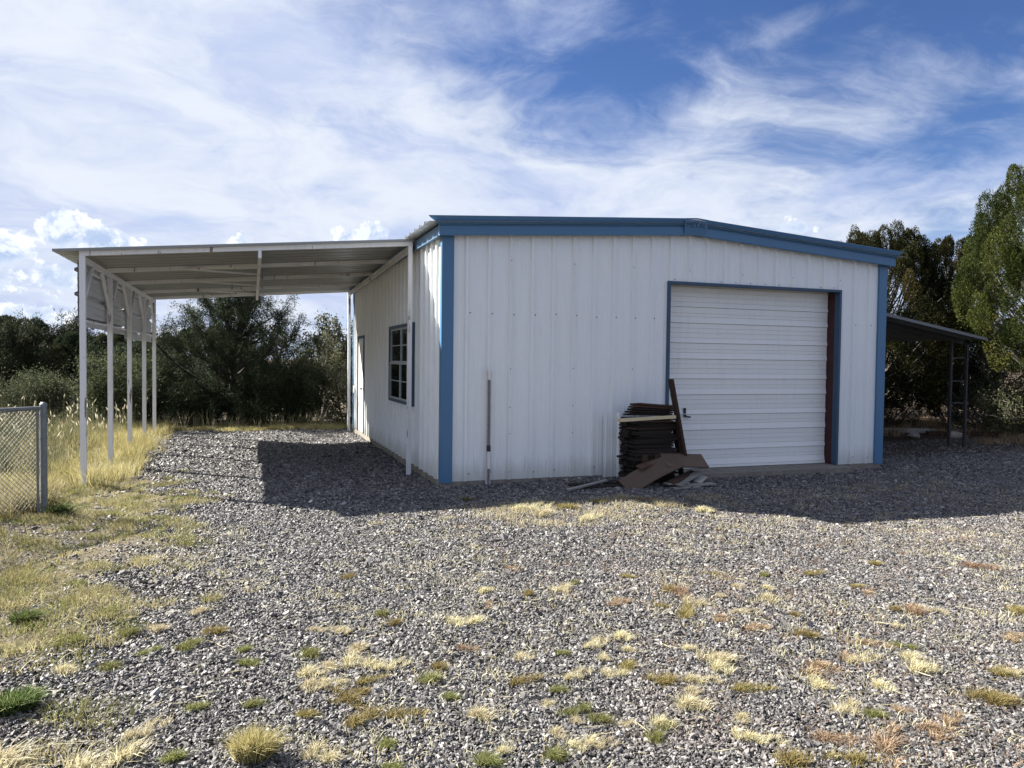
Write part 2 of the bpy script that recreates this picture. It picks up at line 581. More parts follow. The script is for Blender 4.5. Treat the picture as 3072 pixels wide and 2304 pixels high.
def make_ground():
    def axis(lo, hi, step):
        core = np.arange(lo, hi + 1e-6, step)
        out_ = [hi]
        s = step
        while out_[-1] < 6000:
            s *= 1.35
            out_.append(out_[-1] + s)
        inn = [lo]
        s = step
        while inn[-1] > -6000:
            s *= 1.35
            inn.append(inn[-1] - s)
        return np.concatenate([np.array(inn[:0:-1]), core, np.array(out_[1:])])
    xs, ys = axis(-9, 16, 0.22), axis(-10, 15, 0.22)
    X, Y = np.meshgrid(xs, ys)
    Z = terrain(X, Y) - 0.028 * gravel_mask(X, Y)
    nx, ny = len(xs), len(ys)
    i = np.arange(nx * ny).reshape(ny, nx)
    q = np.stack([i[:-1, :-1], i[:-1, 1:], i[1:, 1:], i[1:, :-1]], -1).reshape(-1, 4)
    m, g, b = new_mat('soil_and_gravel')
    pos = g.n('ShaderNodeNewGeometry').outputs['Position']
    at = g.n('ShaderNodeAttribute')
    at.attribute_name = 'tint'
    vor = g.n('ShaderNodeTexVoronoi')
    g.link(pos, vor.inputs['Vector'])
    vor.inputs['Scale'].default_value = 38
    stone = g.mix(g.ss(vor.outputs['Color'], 0.1, 0.9), (0.022, 0.021, 0.022), (0.10, 0.096, 0.098))
    n1 = g.noise(pos, 1.1, 6, 0.65)
    n2 = g.noise(pos, 22, 5, 0.7)
    soil = g.mix(g.ss(n1, 0.35, 0.65), (0.11, 0.088, 0.060), (0.17, 0.145, 0.095))
    soil = g.mix(g.ss(n2, 0.40, 0.62, 0.55, 0.0), soil, (0.045, 0.037, 0.028))
    sp = g.n('ShaderNodeSeparateXYZ')
    g.link(pos, sp.inputs[0])
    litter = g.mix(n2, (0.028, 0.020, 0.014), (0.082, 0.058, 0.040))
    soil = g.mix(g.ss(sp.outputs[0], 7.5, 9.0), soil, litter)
    c = g.mix(at.outputs['Fac'], soil, stone)
    g.link(c, b.inputs['Base Color'])
    b.inputs['Roughness'].default_value = 0.95
    b.inputs['Specular IOR Level'].default_value = 0.2
    h = g.m('ADD', g.m('MULTIPLY', vor.outputs['Distance'], -0.6), n2)
    bump(g, b, h, 0.8, 0.03)
    me = np_mesh('ground', np.stack([X, Y, Z], -1), quads=q, mat=m, tint=gravel_mask(X, Y).ravel(), smooth=True)
    o = link_mesh('ground', me)
    props(o, kind='structure')


make_ground()


def make_hills():
    xs = np.linspace(-1400, 1500, 90)
    prof = 26 + 30 * np.exp(-((xs - 150) / 170) ** 2) + 16 * np.exp(-((xs + 500) / 260) ** 2) + 18 * np.exp(-((xs - 800) / 300) ** 2) \
        + 3 * np.sin(xs / 37) + 2 * np.sin(xs / 17 + 1)
    rows = []
    for k, (yy, s) in enumerate(((1500, -0.02), (1650, 0.45), (1800, 0.85), (1950, 1.0), (2300, 0.6))):
        rows.append(np.stack([xs * (1 + 0.06 * k), np.full_like(xs, yy) + 25 * np.sin(xs / 90 + k), prof * s - 6], -1))
    V = np.concatenate(rows)
    n = len(xs)
    q = [(r * n + i, r * n + i + 1, (r + 1) * n + i + 1, (r + 1) * n + i) for r in range(4) for i in range(n - 1)]
    m = plain('hazed_hill_scrub', (0.050, 0.075, 0.115), 1.0, 0.15, 0.02, bmp=0.0)  # scrub colour shifted to blue, painting in the haze of distance
    props(link_mesh('hills', np_mesh('hills', V, quads=q, mat=m, smooth=True)), kind='structure')


make_hills()


# ------------------------------------------------------------------ the metal building
WID, DEP = 24 * FT, 8.17
EAVE, SLOPE = 3.23, 0.0663
OX0, OX1, OZ = 3.325, 6.41, 2.74                              # roll-up door opening
shed = thing('metal_building', 'white ribbed metal building with blue trim and a roll-up door', 'building', (0, 0, 0))


def rib_profile(u0, u1, phase=0.0):
    """(u, out) points of ribbed sheet between u0 and u1: a big rib each foot, two small ones between"""
    pts = []
    k0 = int(math.floor((u0 - phase) / FT)) - 1
    k1 = int(math.ceil((u1 - phase) / FT)) + 1
    for k in range(k0, k1 + 1):
        c = phase + k * FT
        for du, h in ((-0.034, 0), (-0.017, 0.035), (0.017, 0.035), (0.034, 0), (0.090, 0), (0.098, 0.0035), (0.114, 0.0035), (0.122, 0),
                      (0.182, 0), (0.190, 0.0035), (0.206, 0.0035), (0.214, 0)):
            pts.append((c + du, h))
    pts.sort()
    us = [p[0] for p in pts]
    hs = [p[1] for p in pts]
    inner = [(u, h) for u, h in pts if u0 + 1e-5 < u < u1 - 1e-5]
    f = lambda u: float(np.interp(u, us, hs))
    return [(u0, f(u0))] + inner + [(u1, f(u1))]


def wall_panel(kind, u0, u1, z0, z1f, name='wall_panel'):
    mb = MB()
    for k, (u, h) in enumerate(rib_profile(u0, u1)):
        zt = z1f(u)
        if kind == 'front':
            a = [(u, -h, z0), (u, -h, zt)]
        elif kind == 'back':
            a = [(u, DEP + h, z0), (u, DEP + h, zt)]
        elif kind == 'left':
            a = [(-h, u, z0), (-h, u, zt)]
        else:
            a = [(WID + h, u, z0), (WID + h, u, zt)]
        mb.v += a
        if k:
            b = 2 * k
            mb.f.append((b - 2, b, b + 1, b - 1))
            mb.s.append(False)
    return mb.build(name, M_SIDING, shed)


ztop = lambda x: EAVE + SLOPE * min(x, WID - x)
S3 = 3 * FT
for k in range(8):
    a, b = k * S3 + (0.001 if k else 0), (k + 1) * S3
    cuts = sorted({a, b, *[q for q in (OX0, OX1) if a < q < b]})
    for p, q in zip(cuts, cuts[1:]):
        over = OX0 - 1e-3 < (p + q) / 2 < OX1 + 1e-3
        wall_panel('front', p, q, OZ if over else 0.0, ztop)
    wall_panel('back', a, b, 0.0, ztop)
WY0, WY1, WZ0, WZ1 = 1.70, 3.56, 0.90, 2.13                   # window opening
DY0, DY1, DZ1 = 6.60, 7.48, 2.07                              # walk door opening
for k in range(9):
    a, b = k * S3 + (0.001 if k else 0), min((k + 1) * S3, DEP)
    if b - a < 0.02:
        continue
    cuts = sorted({a, b, *[q for q in (WY0, WY1, DY0, DY1) if a < q < b]})
    for p, q in zip(cuts, cuts[1:]):
        mid = (p + q) / 2
        if WY0 < mid < WY1:
            wall_panel('left', p, q, 0.0, lambda u: WZ0)
            wall_panel('left', p, q, WZ1, lambda u: EAVE)
        elif DY0 < mid < DY1:
            wall_panel('left', p, q, DZ1, lambda u: EAVE)
        else:
            wall_panel('left', p, q, 0.0, lambda u: EAVE)
    wall_panel('right', a, b, 0.0, lambda u: EAVE)
# lapped patch sheet low on the front wall, behind the boards
mb = MB()
for k, (u, h) in enumerate(rib_profile(2.30, 3.18, 0.11)):
    mb.v += [(u, -h - 0.036, -0.03), (u, -h - 0.036, 0.88)]
    if k:
        mb.f.append((2 * k - 2, 2 * k, 2 * k + 1, 2 * k - 1))
        mb.s.append(False)
mb.build('wall_panel', M_SIDING, shed, 'short overlapping sheet patched onto the foot of the wall')

MB().box(-0.015, -0.015, -0.32, WID + 0.015, DEP + 0.015, -0.002).build('floor_slab', M_CONCRETE, shed)
MB().box(OX0 - 0.05, -0.30, -0.30, OX1 + 0.10, -0.017, -0.004).build('door_sill', M_CONCRETE, shed)

# roof: two slopes of ribbed sheets, ribs running down the slope
for k in range(9):
    y0, y1 = -0.20 + k * S3, min(-0.20 + (k + 1) * S3, DEP + 0.2)
    for side in (0, 1):
        mb = MB()
        for j, (u, h) in enumerate(rib_profile(y0 + (0.001 if k else 0), y1, 0.06)):
            for t in ((-0.245, WID / 2 - 0.01)):
                x = t if side == 0 else WID - t
                mb.v.append((x, u, EAVE + 0.115 + SLOPE * t + h))
            if j:
                b = 2 * j
                mb.f.append((b - 2, b, b + 1, b - 1))
                mb.s.append(False)
        mb.build('roof_panel', M_ROOFSHEET, shed)
mb = MB()
mb.extrude([(WID / 2 - 0.16, 0, EAVE + 0.145 + SLOPE * (WID / 2 - 0.16)), (WID / 2, 0, EAVE + 0.165 + SLOPE * WID / 2),
            (WID / 2 + 0.16, 0, EAVE + 0.145 + SLOPE * (WID / 2 - 0.16)), (WID / 2, 0, EAVE + 0.150 + SLOPE * WID / 2)], (0, -0.20, 0), (0, DEP + 0.2, 0))
mb.build('ridge_cap', M_ROOFSHEET, shed)

# corner posts of folded blue sheet
for (cx_, cy_, sx, sy) in ((0, 0, -1, -1), (WID, 0, 1, -1), (0, DEP, -1, 1), (WID, DEP, 1, 1)):
    o, t = 0.036, 0.125
    x0, x1 = cx_ + sx * o, cx_ - sx * t
    y0, y1 = cy_ + sy * o, cy_ - sy * (0.06 if sy < 0 else t)
    mb = MB()
    mb.extrude([(x0, y0, 0), (x1, y0, 0), (x1, cy_ + sy * 0.001, 0), (x0 - sx * 0.003, cy_ + sy * 0.001, 0), (x0 - sx * 0.003, y1, 0), (x0, y1, 0)],
               (0, 0, -0.012), (0, 0, EAVE - 0.01))
    mb.build('corner_trim', M_BLUE, shed)


# rake trim: lower band, a dark step, then a flared upper band; along the gable front
def rake(x0, x1, zf, y_sign, ybase, name):
    #           out, up
    prof = [(0.020, 0.0), (0.100, -0.012), (0.104, 0.0), (0.104, 0.108), (0.088, 0.118), (0.088, 0.130), (0.114, 0.134), (0.158, 0.214), (0.158, 0.224), (0.02, 0.224)]
    mb = MB()
    a = [(x0 + (-0.155 * max(0, (o - 0.104)) / 0.054 if x0 < 1 else 0.0), ybase + y_sign * o, zf(x0) + u) for o, u in prof]
    b = [(x1 + (0.085 * max(0, (o - 0.104)) / 0.054 if x1 > WID - 1 else 0.0), ybase + y_sign * o, zf(x1) + u) for o, u in prof]
    n = len(prof)
    fs = [(k, (k + 1) % n, n + (k + 1) % n, n + k) for k in range(n)] + [tuple(range(n - 1, -1, -1)), tuple(range(n, 2 * n))]
    mb.add(a + b, fs)
    return mb.build(name, M_BLUE, shed)


zr = lambda x: 3.178 + SLOPE * min(x + 0.09, WID + 0.09 - x)
for ysg, yb in ((-1, -0.032), (1, DEP + 0.032)):
    rake(-0.095, WID / 2 - 0.18, zr, ysg, yb, 'rake_trim')
    rake(WID / 2 + 0.18, WID + 0.095, zr, ysg, yb, 'rake_trim')
# peak box with its raised maker's word
mb = MB()
pz = zr(WID / 2)
h = 0.19
pb = [(WID / 2 - h + 0.012, zr(WID / 2 - h) - 0.006), (WID / 2, pz - 0.004), (WID / 2 + h - 0.012, zr(WID / 2 + h) - 0.006),
      (WID / 2 + h + 0.004, zr(WID / 2 + h) + 0.224), (WID / 2, pz + 0.226), (WID / 2 - h - 0.004, zr(WID / 2 - h) + 0.224)]
vs = []
for k, (x, zz) in enumerate(pb):
    yo = -0.032 - (0.112 if k < 3 else 0.166)
    vs.append((x, yo, zz))
vs += [(x, -0.034, zz) for x, zz in pb]
mb.add(vs, [(0, 1, 4, 5), (1, 2, 3, 4), (0, 6, 7, 1), (1, 7, 8, 2), (2, 8, 9, 3), (3, 9, 10, 4), (4, 10, 11, 5), (5, 11, 6, 0)])
cap = mb.build('peak_box', M_BLUE, shed)
fc = bpy.data.curves.new('lettering', 'FONT')
fc.body = 'METAL'
fc.align_x = 'CENTER'
fc.align_y = 'CENTER'
fc.size = 0.105
fc.extrude = 0.004
fc.space_character = 1.05
fc.materials.append(M_BLUE_D)
tmp = bpy.data.objects.new('lettering_curve', fc)
C.objects.link(tmp)
bpy.context.view_layer.update()
lme = bpy.data.meshes.new_from_object(tmp.evaluated_get(bpy.context.evaluated_depsgraph_get()))
bpy.data.objects.remove(tmp)
lme.name = 'lettering'
if not lme.materials:
    lme.materials.append(M_BLUE_D)
lt = link_mesh('lettering', lme, cap)
lt.location = (WID / 2, -0.1755, pz + 0.122)
lt.rotation_euler = (math.radians(90 + 13.5), 0, 0)

# left and right eaves: flat trim board with a bright folded lip
for x, s in ((0.0, -1), (WID, 1)):
    mb = MB()
    xo = x + s * 0.092
    mb.extrude([(x + s * 0.036, 0, 3.178), (xo + s * 0.012, 0, 3.168), (xo + s * 0.012, 0, 3.176), (xo, 0, 3.186), (xo, 0, 3.300), (x + s * 0.036, 0, 3.325)],
               (0, -0.030, 0), (0, DEP + 0.03, 0))
    mb.build('eave_trim', M_BLUE_L, shed)
    MB().box(min(x + s * 0.037, xo - s * 0.004), -0.028, 3.301, max(x + s * 0.037, xo - s * 0.004), DEP + 0.028, 3.324).build('eave_closure', M_DARKIN, shed)

# screw heads on the front sheets
mb = MB()
for i in range(1, 24):
    x = i * FT
    for zz in ((0.10, 0.62, 0.98, 1.48, 2.22, 2.92) if i % 3 == 0 else (0.10, 2.22)):
        if OX0 - 0.1 < x < OX1 + 0.1 and zz < OZ + 0.1:
            continue
        dx = 0.0 if (i % 3 == 0 and zz != 2.22) else 0.055
        hgt = 0.030 if dx == 0 else 0.0
        zj = zz + random.uniform(-0.015, 0.015)
        mb.tube((x + dx, -hgt, zj), (x + dx, -hgt - 0.007, zj), 0.0105, 0.007, 6)
for i in range(12):
    x = OX0 + 0.10 + i * 0.262
    mb.tube((x, -0.0, OZ + 0.050), (x, -0.012, OZ + 0.050), 0.007, 0.005, 6)
o = mb.build('screws', M_SCREW, shed)
o['kind'] = 'stuff'

# roll-up door, set back in its opening
SB = 0.22
mb = MB()
mb.box(OX0 - 0.020, -0.042, -0.006, OX0 + 0.018, SB - 0.02, OZ + 0.02)
mb.box(OX1 - 0.018, -0.042, -0.006, OX1 + 0.024, 0.06, OZ + 0.02)
mb.box(OX0 + 0.019, -0.042, OZ - 0.016, OX1 - 0.019, 0.10, OZ + 0.02)
mb.build('door_jamb_trim', M_BLUE_D, shed)
MB().box(OX1 - 0.014, 0.061, 0.0, OX1 + 0.07, SB + 0.30, OZ - 0.018).build('door_jamb', M_MAROON, shed)
MB().box(OX0 - 0.30, SB + 0.06, OZ - 0.10, OX1 + 0.30, SB + 0.30, OZ + 0.30).build('door_header', M_DARKIN, shed)
door = bpy.data.objects.new('roll_up_door', None)
C.objects.link(door)
door.parent = shed
door.location = (OX0, SB, 0)
z0 = 0.045
DXL, DXR = OX0 + 0.005, OX1 - 0.020
kk = 0
while z0 < OZ + 0.02:
    hh, minor = ((0.296, (0.0, 0.26, 0.52, 0.75)) if kk % 2 else (0.238, (0.0, 0.40, 0.62)))
    prof = []
    lv = list(minor) + [1.0]
    for j in range(len(minor)):
        za, zb = z0 + hh * lv[j], z0 + hh * lv[j + 1]
        lip = 0.019 if j == 0 else 0.0040
        prof += [(0, SB - lip, za + 0.003), (0, SB - 0.002 - (0.004 if j == 0 else 0.003), zb - 0.004), (0, SB + 0.004, zb)]
    prof = [(0, SB + 0.006, z0 + 0.001)] + prof
    mb = MB()
    mb.extrude(prof, (DXL, 0, 0), (DXR, 0, 0), closed=False)
    mb.build('slat', M_DOOR, door)
    z0 += hh
    kk += 1
MB().box(DXL, SB - 0.026, 0.006, DXR, SB + 0.03, 0.044).build('bottom_bar', M_DOOR, door)
MB().box(DXL, SB + 0.05, -0.001, DXR + 0.5, SB + 0.055, OZ + 0.1).build('door_backing', M_DARKIN, door)
mb = MB()
hx, hz = 3.755, 0.83
mb.box(hx - 0.015, SB - 0.035, hz + 0.0, hx + 0.022, SB - 0.018, hz + 0.085)
mb.bar((hx - 0.02, SB - 0.045, hz - 0.035), (hx + 0.095, SB - 0.040, hz - 0.052), 0.02, 0.022)
mb.tube((hx + 0.003, SB - 0.02, hz - 0.02), (hx + 0.003, SB - 0.06, hz - 0.03), 0.012, 0.012, 8)
mb.tube((hx + 0.003, SB - 0.036, hz + 0.06), (hx + 0.003, SB - 0.05, hz + 0.06), 0.014, 0.012, 8)
mb.build('handle', M_BLACKSTEEL, door)

# side window under the carport
win = MB()
fo = 0.050                                                    # the blue surround stands proud of the ribs
for (a, b, zz0, zz1) in ((WY0 - 0.03, WY0 + 0.05, WZ0 - 0.02, WZ1 + 0.02), (WY1 - 0.05, WY1 + 0.03, WZ0 - 0.02, WZ1 + 0.02)):
    win.box(-fo, a, zz0, 0.05, b, zz1)
win.box(-fo, WY0 + 0.051, WZ0 - 0.02, 0.05, WY1 - 0.051, WZ0 + 0.03)
win.box(-fo, WY0 + 0.051, WZ1 - 0.03, 0.05, WY1 - 0.051, WZ1 + 0.02)
wf = win.build('window', M_BLUE_D, shed)
ym = (WY0 + WY1) / 2
zm = (WZ0 + WZ1) / 2 + 0.02
for (zz0, zz1, xo) in ((zm, WZ1 - 0.03, -0.014), (WZ0 + 0.03, zm, -0.030)):
    for (a, b) in ((WY0 + 0.05, ym), (ym, WY1 - 0.05)):
        mb = MB()
        mb.box(xo, a + 0.02, zz0 + 0.02, xo + 0.004, b - 0.02, zz1 - 0.02)
        mb.build('pane', M_GLASS, wf)
        mb = MB()
        for (p0, p1, q0, q1) in ((a, a + 0.02, zz0, zz1), (b - 0.02, b, zz0, zz1), (a + 0.021, b - 0.021, zz0, zz0 + 0.028), (a + 0.021, b - 0.021, zz1 - 0.028, zz1)):
            mb.box(xo - 0.018, p0, q0, xo + 0.012, p1, q1)
        mb.build('sash', M_ALU, wf)
        mb = MB()
        mb.box(xo - 0.0085, a + 0.022, (zz0 + zz1) / 2 - 0.008, xo - 0.0005, b - 0.022, (zz0 + zz1) / 2 + 0.008)
        mb.build('muntin', M_ALU, wf)
MB().box(0.06, WY0 - 0.02, WZ0 - 0.02, 0.08, WY1 + 0.02, WZ1 + 0.02).build('window_backing', M_DARKIN, wf)

# walk door at the far end of the left wall
dr = MB().box(-0.012, DY0 + 0.04, 0.012, 0.03, DY1 - 0.04, DZ1 - 0.04).build('walk_door', M_DOOR, shed)
mb = MB()
mb.box(-0.034, DY0 - 0.02, 0.0, 0.05, DY0 + 0.036, DZ1 + 0.02)
mb.box(-0.034, DY1 - 0.036, 0.0, 0.05, DY1 + 0.02, DZ1 + 0.02)
mb.box(-0.034, DY0 + 0.037, DZ1 - 0.036, 0.05, DY1 - 0.037, DZ1 + 0.02)
mb.build('door_frame', M_BLUE_D, shed)
mb = MB()
mb.tube((-0.012, DY0 + 0.10, 0.95), (-0.05, DY0 + 0.10, 0.95), 0.012, 0.012, 8)
mb.tube((-0.05, DY0 + 0.10, 0.95), (-0.085, DY0 + 0.10, 0.95), 0.028, 0.024, 10)
mb.build('knob', M_ALU, dr)
MB().box(-0.085, DY1 + 0.20, 0.82, -0.034, DY1 + 0.29, 0.98).build('outlet_box', M_PVC, shed)

# narrow pipe on the front wall
pipe = thing('wall_pipe', 'narrow grey and white pipe fixed upright on the white front wall', 'pipe', (0.612, -0.06, 0))
px, py = 0.612, -0.062
MB().box(px - 0.034, -0.044, -0.05, px + 0.036, -0.0365, 1.46).build('pipe_channel', M_PINKISH, pipe)
mb = MB().tube((px, py, 0.46), (px - 0.001, py, 1.345), 0.017, 0.017, 10)
mb.build('pipe_tube', M_PIPEGREY, pipe)
mb = MB().tube((px, py, 1.335), (px, py, 1.43), 0.021, 0.021, 10).tube((px, py, 1.43), (px - 0.012, py, 1.47), 0.032, 0.030, 10).tube((px - 0.012, py, 1.47), (px - 0.012, py, 1.50), 0.030, 0.016, 10)
mb.build('pipe_cap', M_PVC, pipe)
mb = MB().tube((px, py, -0.05), (px + 0.004, py, 0.18), 0.015, 0.016, 10)
mb.build('pipe_stub', M_PIPEGREY, pipe)
mb = MB().tube((px + 0.004, py, 0.16), (px, py, 0.395), 0.021, 0.021, 10)
mb.build('pipe_sleeve', M_PVC, pipe)
mb = MB().tube((px, py, 0.39), (px, py, 0.47), 0.026, 0.026, 10)
mb.build('pipe_coupling', M_BLACKSTEEL, pipe)


# ------------------------------------------------------------------ carport
CY = [1.32, 3.20, 5.02, 6.82, 8.36]
XL = lambda y: -4.345 + 0.0165 * (y - CY[0])
XR = lambda y: -0.165 + 0.0090 * (y - CY[0])
XM = lambda y: (XL(y) + XR(y)) / 2 + 0.03
ZLF = lambda y: 2.905 - 0.006 * (y - CY[0])
ZRF = lambda y: 3.288 - 0.013 * (y - CY[0])


def cz(x, y=5.0):                                             # top of the rafters
    return ZLF(y) + (ZRF(y) - ZLF(y)) * (x - XL(y)) / (XR(y) - XL(y))


carport = thing('carport', 'open carport of white steel posts with a sloping sheet roof', 'carport', (-2.25, CY[0], 0))
gz = lambda x, y: float(terrain(x, y))
for i, y in enumerate(CY):
    x = XL(y)
    MB().box(x - 0.034, y - 0.034, gz(x, y) - 0.15, x + 0.034, y + 0.034, ZLF(y) - 0.062).build('post', M_WHITESTEEL, carport)
for y in (CY[0], CY[4]):
    x = XR(y)
    MB().box(x - 0.030, y - 0.030, -0.35, x + 0.030, y + 0.030, ZRF(y) - 0.060).build('post', M_WHITESTEEL, carport)
for i, y in enumerate(CY):                                    # crosswise rafters, one over each post line
    a, b = XL(y) - 0.034, XR(y) + 0.030
    MB().bar((a, y, cz(a, y) - 0.030), (b, y, cz(b, y) - 0.030), 0.05, 0.060).build('rafter', M_WHITESTEEL, carport)
for a, b in zip(CY[:-1], CY[1:]):                             # left eave beam and the ledger by the wall
    MB().bar((XL(a), a + 0.035, ZLF(a) - 0.097), (XL(b), b - 0.035, ZLF(b) - 0.097), 0.045, 0.070).build('beam', M_WHITESTEEL, carport)
    MB().bar((XR(a), a + 0.031, ZRF(a) - 0.100), (XR(b), b - 0.031, ZRF(b) - 0.100), 0.045, 0.075).build('beam', M_WHITESTEEL, carport)
ya, yb = CY[0] - 0.024, CY[4] + 0.024
MB().bar((XM(ya), ya, cz(XM(ya), ya) - 0.112), (XM(yb), yb, cz(XM(yb), yb) - 0.112), 0.045, 0.10).build('beam', M_WHITESTEEL, carport)
for i in (1, 2, 3):                                           # braces from the middle beam back to the rafters
    y = CY[i]
    xm = XM(y) - 0.025
    for sg in (-1, 1):
        MB().bar((xm, y + sg * 0.50, cz(xm, y) - 0.115), (xm - 1.05, y + sg * 0.027, cz(xm - 1.05, y) - 0.045), 0.028, 0.028).build('brace', M_WHITESTEEL, carport)
for i, y in enumerate(CY):                                    # Y braces at the left posts
    x = XL(y)
    for sg in (-1, 1):
        if (i == 0 and sg < 0) or (i == 4 and sg > 0):
            continue
        reach = 0.62 if i < 4 else 0.55
        MB().bar((x, y + sg * 0.030, 2.27), (x + 0.0165 * sg * reach, y + sg * reach, ZLF(y) - 0.120), 0.040, 0.046).build('brace', M_WHITESTEEL, carport)
RY0, RY1 = CY[0] - 0.06, CY[4] + 0.06                         # roof sheets, ribs down the slope
n_sh = 9
for k in range(n_sh):
    a = RY0 + (RY1 - RY0) * k / n_sh
    b = RY0 + (RY1 - RY0) * (k + 1) / n_sh - 0.001
    mb = MB()
    for j, (u, hh) in enumerate(rib_profile(a, b, RY0 + 0.04)):
        for x in (XL(u) - 0.32, XR(u) + 0.045):
            mb.v.append((x, u, cz(x, u) + 0.004 + hh * 0.6))
        if j:
            q = 2 * j
            mb.f.append((q - 2, q, q + 1, q - 1))
            mb.s.append(False)
    mb.build('roof_panel', M_CARROOF, carport)
xa, xb = XL(RY0) - 0.32, XR(RY0) + 0.045
MB().bar((xa, RY0 - 0.004, cz(xa, RY0) + 0.014), (xb, RY0 - 0.004, cz(xb, RY0) + 0.014), 0.006, 0.036).build('roof_edge', M_CARROOF, carport)
for k in range(4):                                            # hanging side sheets outside the left posts, ribs lie level
    a = CY[0] - 0.03 + k * 1.77
    b = min(a + 1.83, CY[4] + 0.05)
    zt, zb = 2.80, (1.965, 1.95, 1.915, 1.89)[k]
    sag = (0.0, 0.0, 0.03, 0.0)[k]
    mb = MB()
    off = -0.052 - 0.004 * (k % 2)
    for j, (u, hh) in enumerate(rib_profile(zb, zt, 2.06)):
        zz = u - sag * (zt - u) / (zt - zb)
        mb.v += [(XL(a) + off - hh, a, zz), (XL(b) + off - hh, b, zz)]
        if j:
            q = 2 * j
            mb.f.append((q - 2, q - 1, q + 1, q))
            mb.s.append(False)
    mb.build('side_panel', M_CURTAIN, carport)
for zz in (2.70, 2.04):
    for a, b in zip(CY[:-1], CY[1:]):
        MB().bar((XL(a) - 0.043, a + 0.01, zz), (XL(b) - 0.043, b - 0.01, zz), 0.016, 0.030).build('girt', M_WHITESTEEL, carport)

# ------------------------------------------------------------------ lean-to on the right
lean = thing('lean_to_roof', 'dark low lean-to roof on a ladder shaped post beside the right wall', 'lean-to', (11.4, 2.0, 0))
lz = lambda x: 2.545 - 0.157 * (x - 8.87)
LX0, LX1, LY0, LY1 = WID + 0.05, 11.55, 1.50, 7.6
nl = 7
for k in range(nl):
    a = LY0 + (LY1 - LY0) * k / nl
    b = LY0 + (LY1 - LY0) * (k + 1) / nl - 0.001
    mb = MB()
    for j, (u, hh) in enumerate(rib_profile(a, b, LY0 + 0.05)):
        for x in (LX0, LX1):
            mb.v.append((x, u, lz(x) + hh * 0.6))
        if j:
            q = 2 * j
            mb.f.append((q - 2, q, q + 1, q - 1))
            mb.s.append(False)
    mb.build('roof_panel', M_DARKSHEET, lean)
MB().bar((LX0, LY0 - 0.006, lz(LX0) + 0.002), (LX1 + 0.01, LY0 - 0.006, lz(LX1 + 0.01) + 0.002), 0.008, 0.055).build('roof_edge', M_DARKSHEET, lean)
for y in (LY0 + 0.5, 4.2, LY1 - 0.3):
    MB().bar((LX0, y, lz(LX0) - 0.055), (LX1 - 0.05, y, lz(LX1 - 0.05) - 0.055), 0.05, 0.10).build('rafter', M_BLACKSTEEL, lean)
for y in (2.0, 7.2):
    zb_ = gz(11.4, y) - 0.15
    for x in (11.20, 11.47):
        MB().box(x - 0.024, y - 0.13 * (x > 11.3) - 0.024, zb_, x + 0.024, y - 0.13 * (x > 11.3) + 0.024, lz(x) - 0.105).build('post', M_BLACKSTEEL, lean)
    for zz in (0.28, 0.83, 1.28, 1.75):
        MB().bar((11.225, y - 0.012, zz), (11.445, y - 0.118, zz), 0.02, 0.026).build('rung', M_BLACKSTEEL, lean)

# ------------------------------------------------------------------ chain link fence at the left edge
fence = thing('chain_link_fence', 'chain link fence with a grey corner post at the left edge', 'fence', (-4.43, -0.33, 0))
fd = Vector((-0.60, -0.80, 0)).normalized()
FP = Vector((-4.43, -0.33, 0))
FL = 3.2
fz = gz(-4.43, -0.33)
mb = MB().tube((FP.x, FP.y, fz - 0.2), (FP.x, FP.y, 1.055), 0.034, 0.034, 14)
mb.build('post', M_GALV, fence)
mb = MB().tube((FP.x, FP.y, 1.054), (FP.x, FP.y, 1.075), 0.038, 0.036, 14).tube((FP.x, FP.y, 1.075), (FP.x, FP.y, 1.095), 0.036, 0.012, 14)
mb.build('post_cap', M_GALV, fence)
for zz in (0.15, 0.42, 0.70, 0.96):
    MB().tube((FP.x, FP.y, zz), (FP.x, FP.y, zz + 0.022), 0.0375, 0.0375, 14).build('tension_band', M_GALV, fence)
e = FP + fd * FL
mb = MB().tube((FP.x, FP.y, 1.035), (e.x, e.y, 1.075), 0.018, 0.018, 8)
mb.build('top_rail', M_GALV, fence)
mb = MB().tube((FP.x, FP.y, 1.02), (e.x, e.y, 0.985), 0.006, 0.006, 6)
mb.build('tension_wire', M_GALV, fence)
mb = MB().tube((e.x, e.y, fz - 0.2), (e.x, e.y, 1.10), 0.025, 0.025, 8)
mb.build('post', M_GALV, fence)
mb = MB().bar((FP.x - 0.045, FP.y - 0.05, fz), (FP.x - 0.045, FP.y - 0.05, 1.02), 0.012, 0.02, (1, 0, 0))
mb.build('tension_bar', M_GALV, fence)


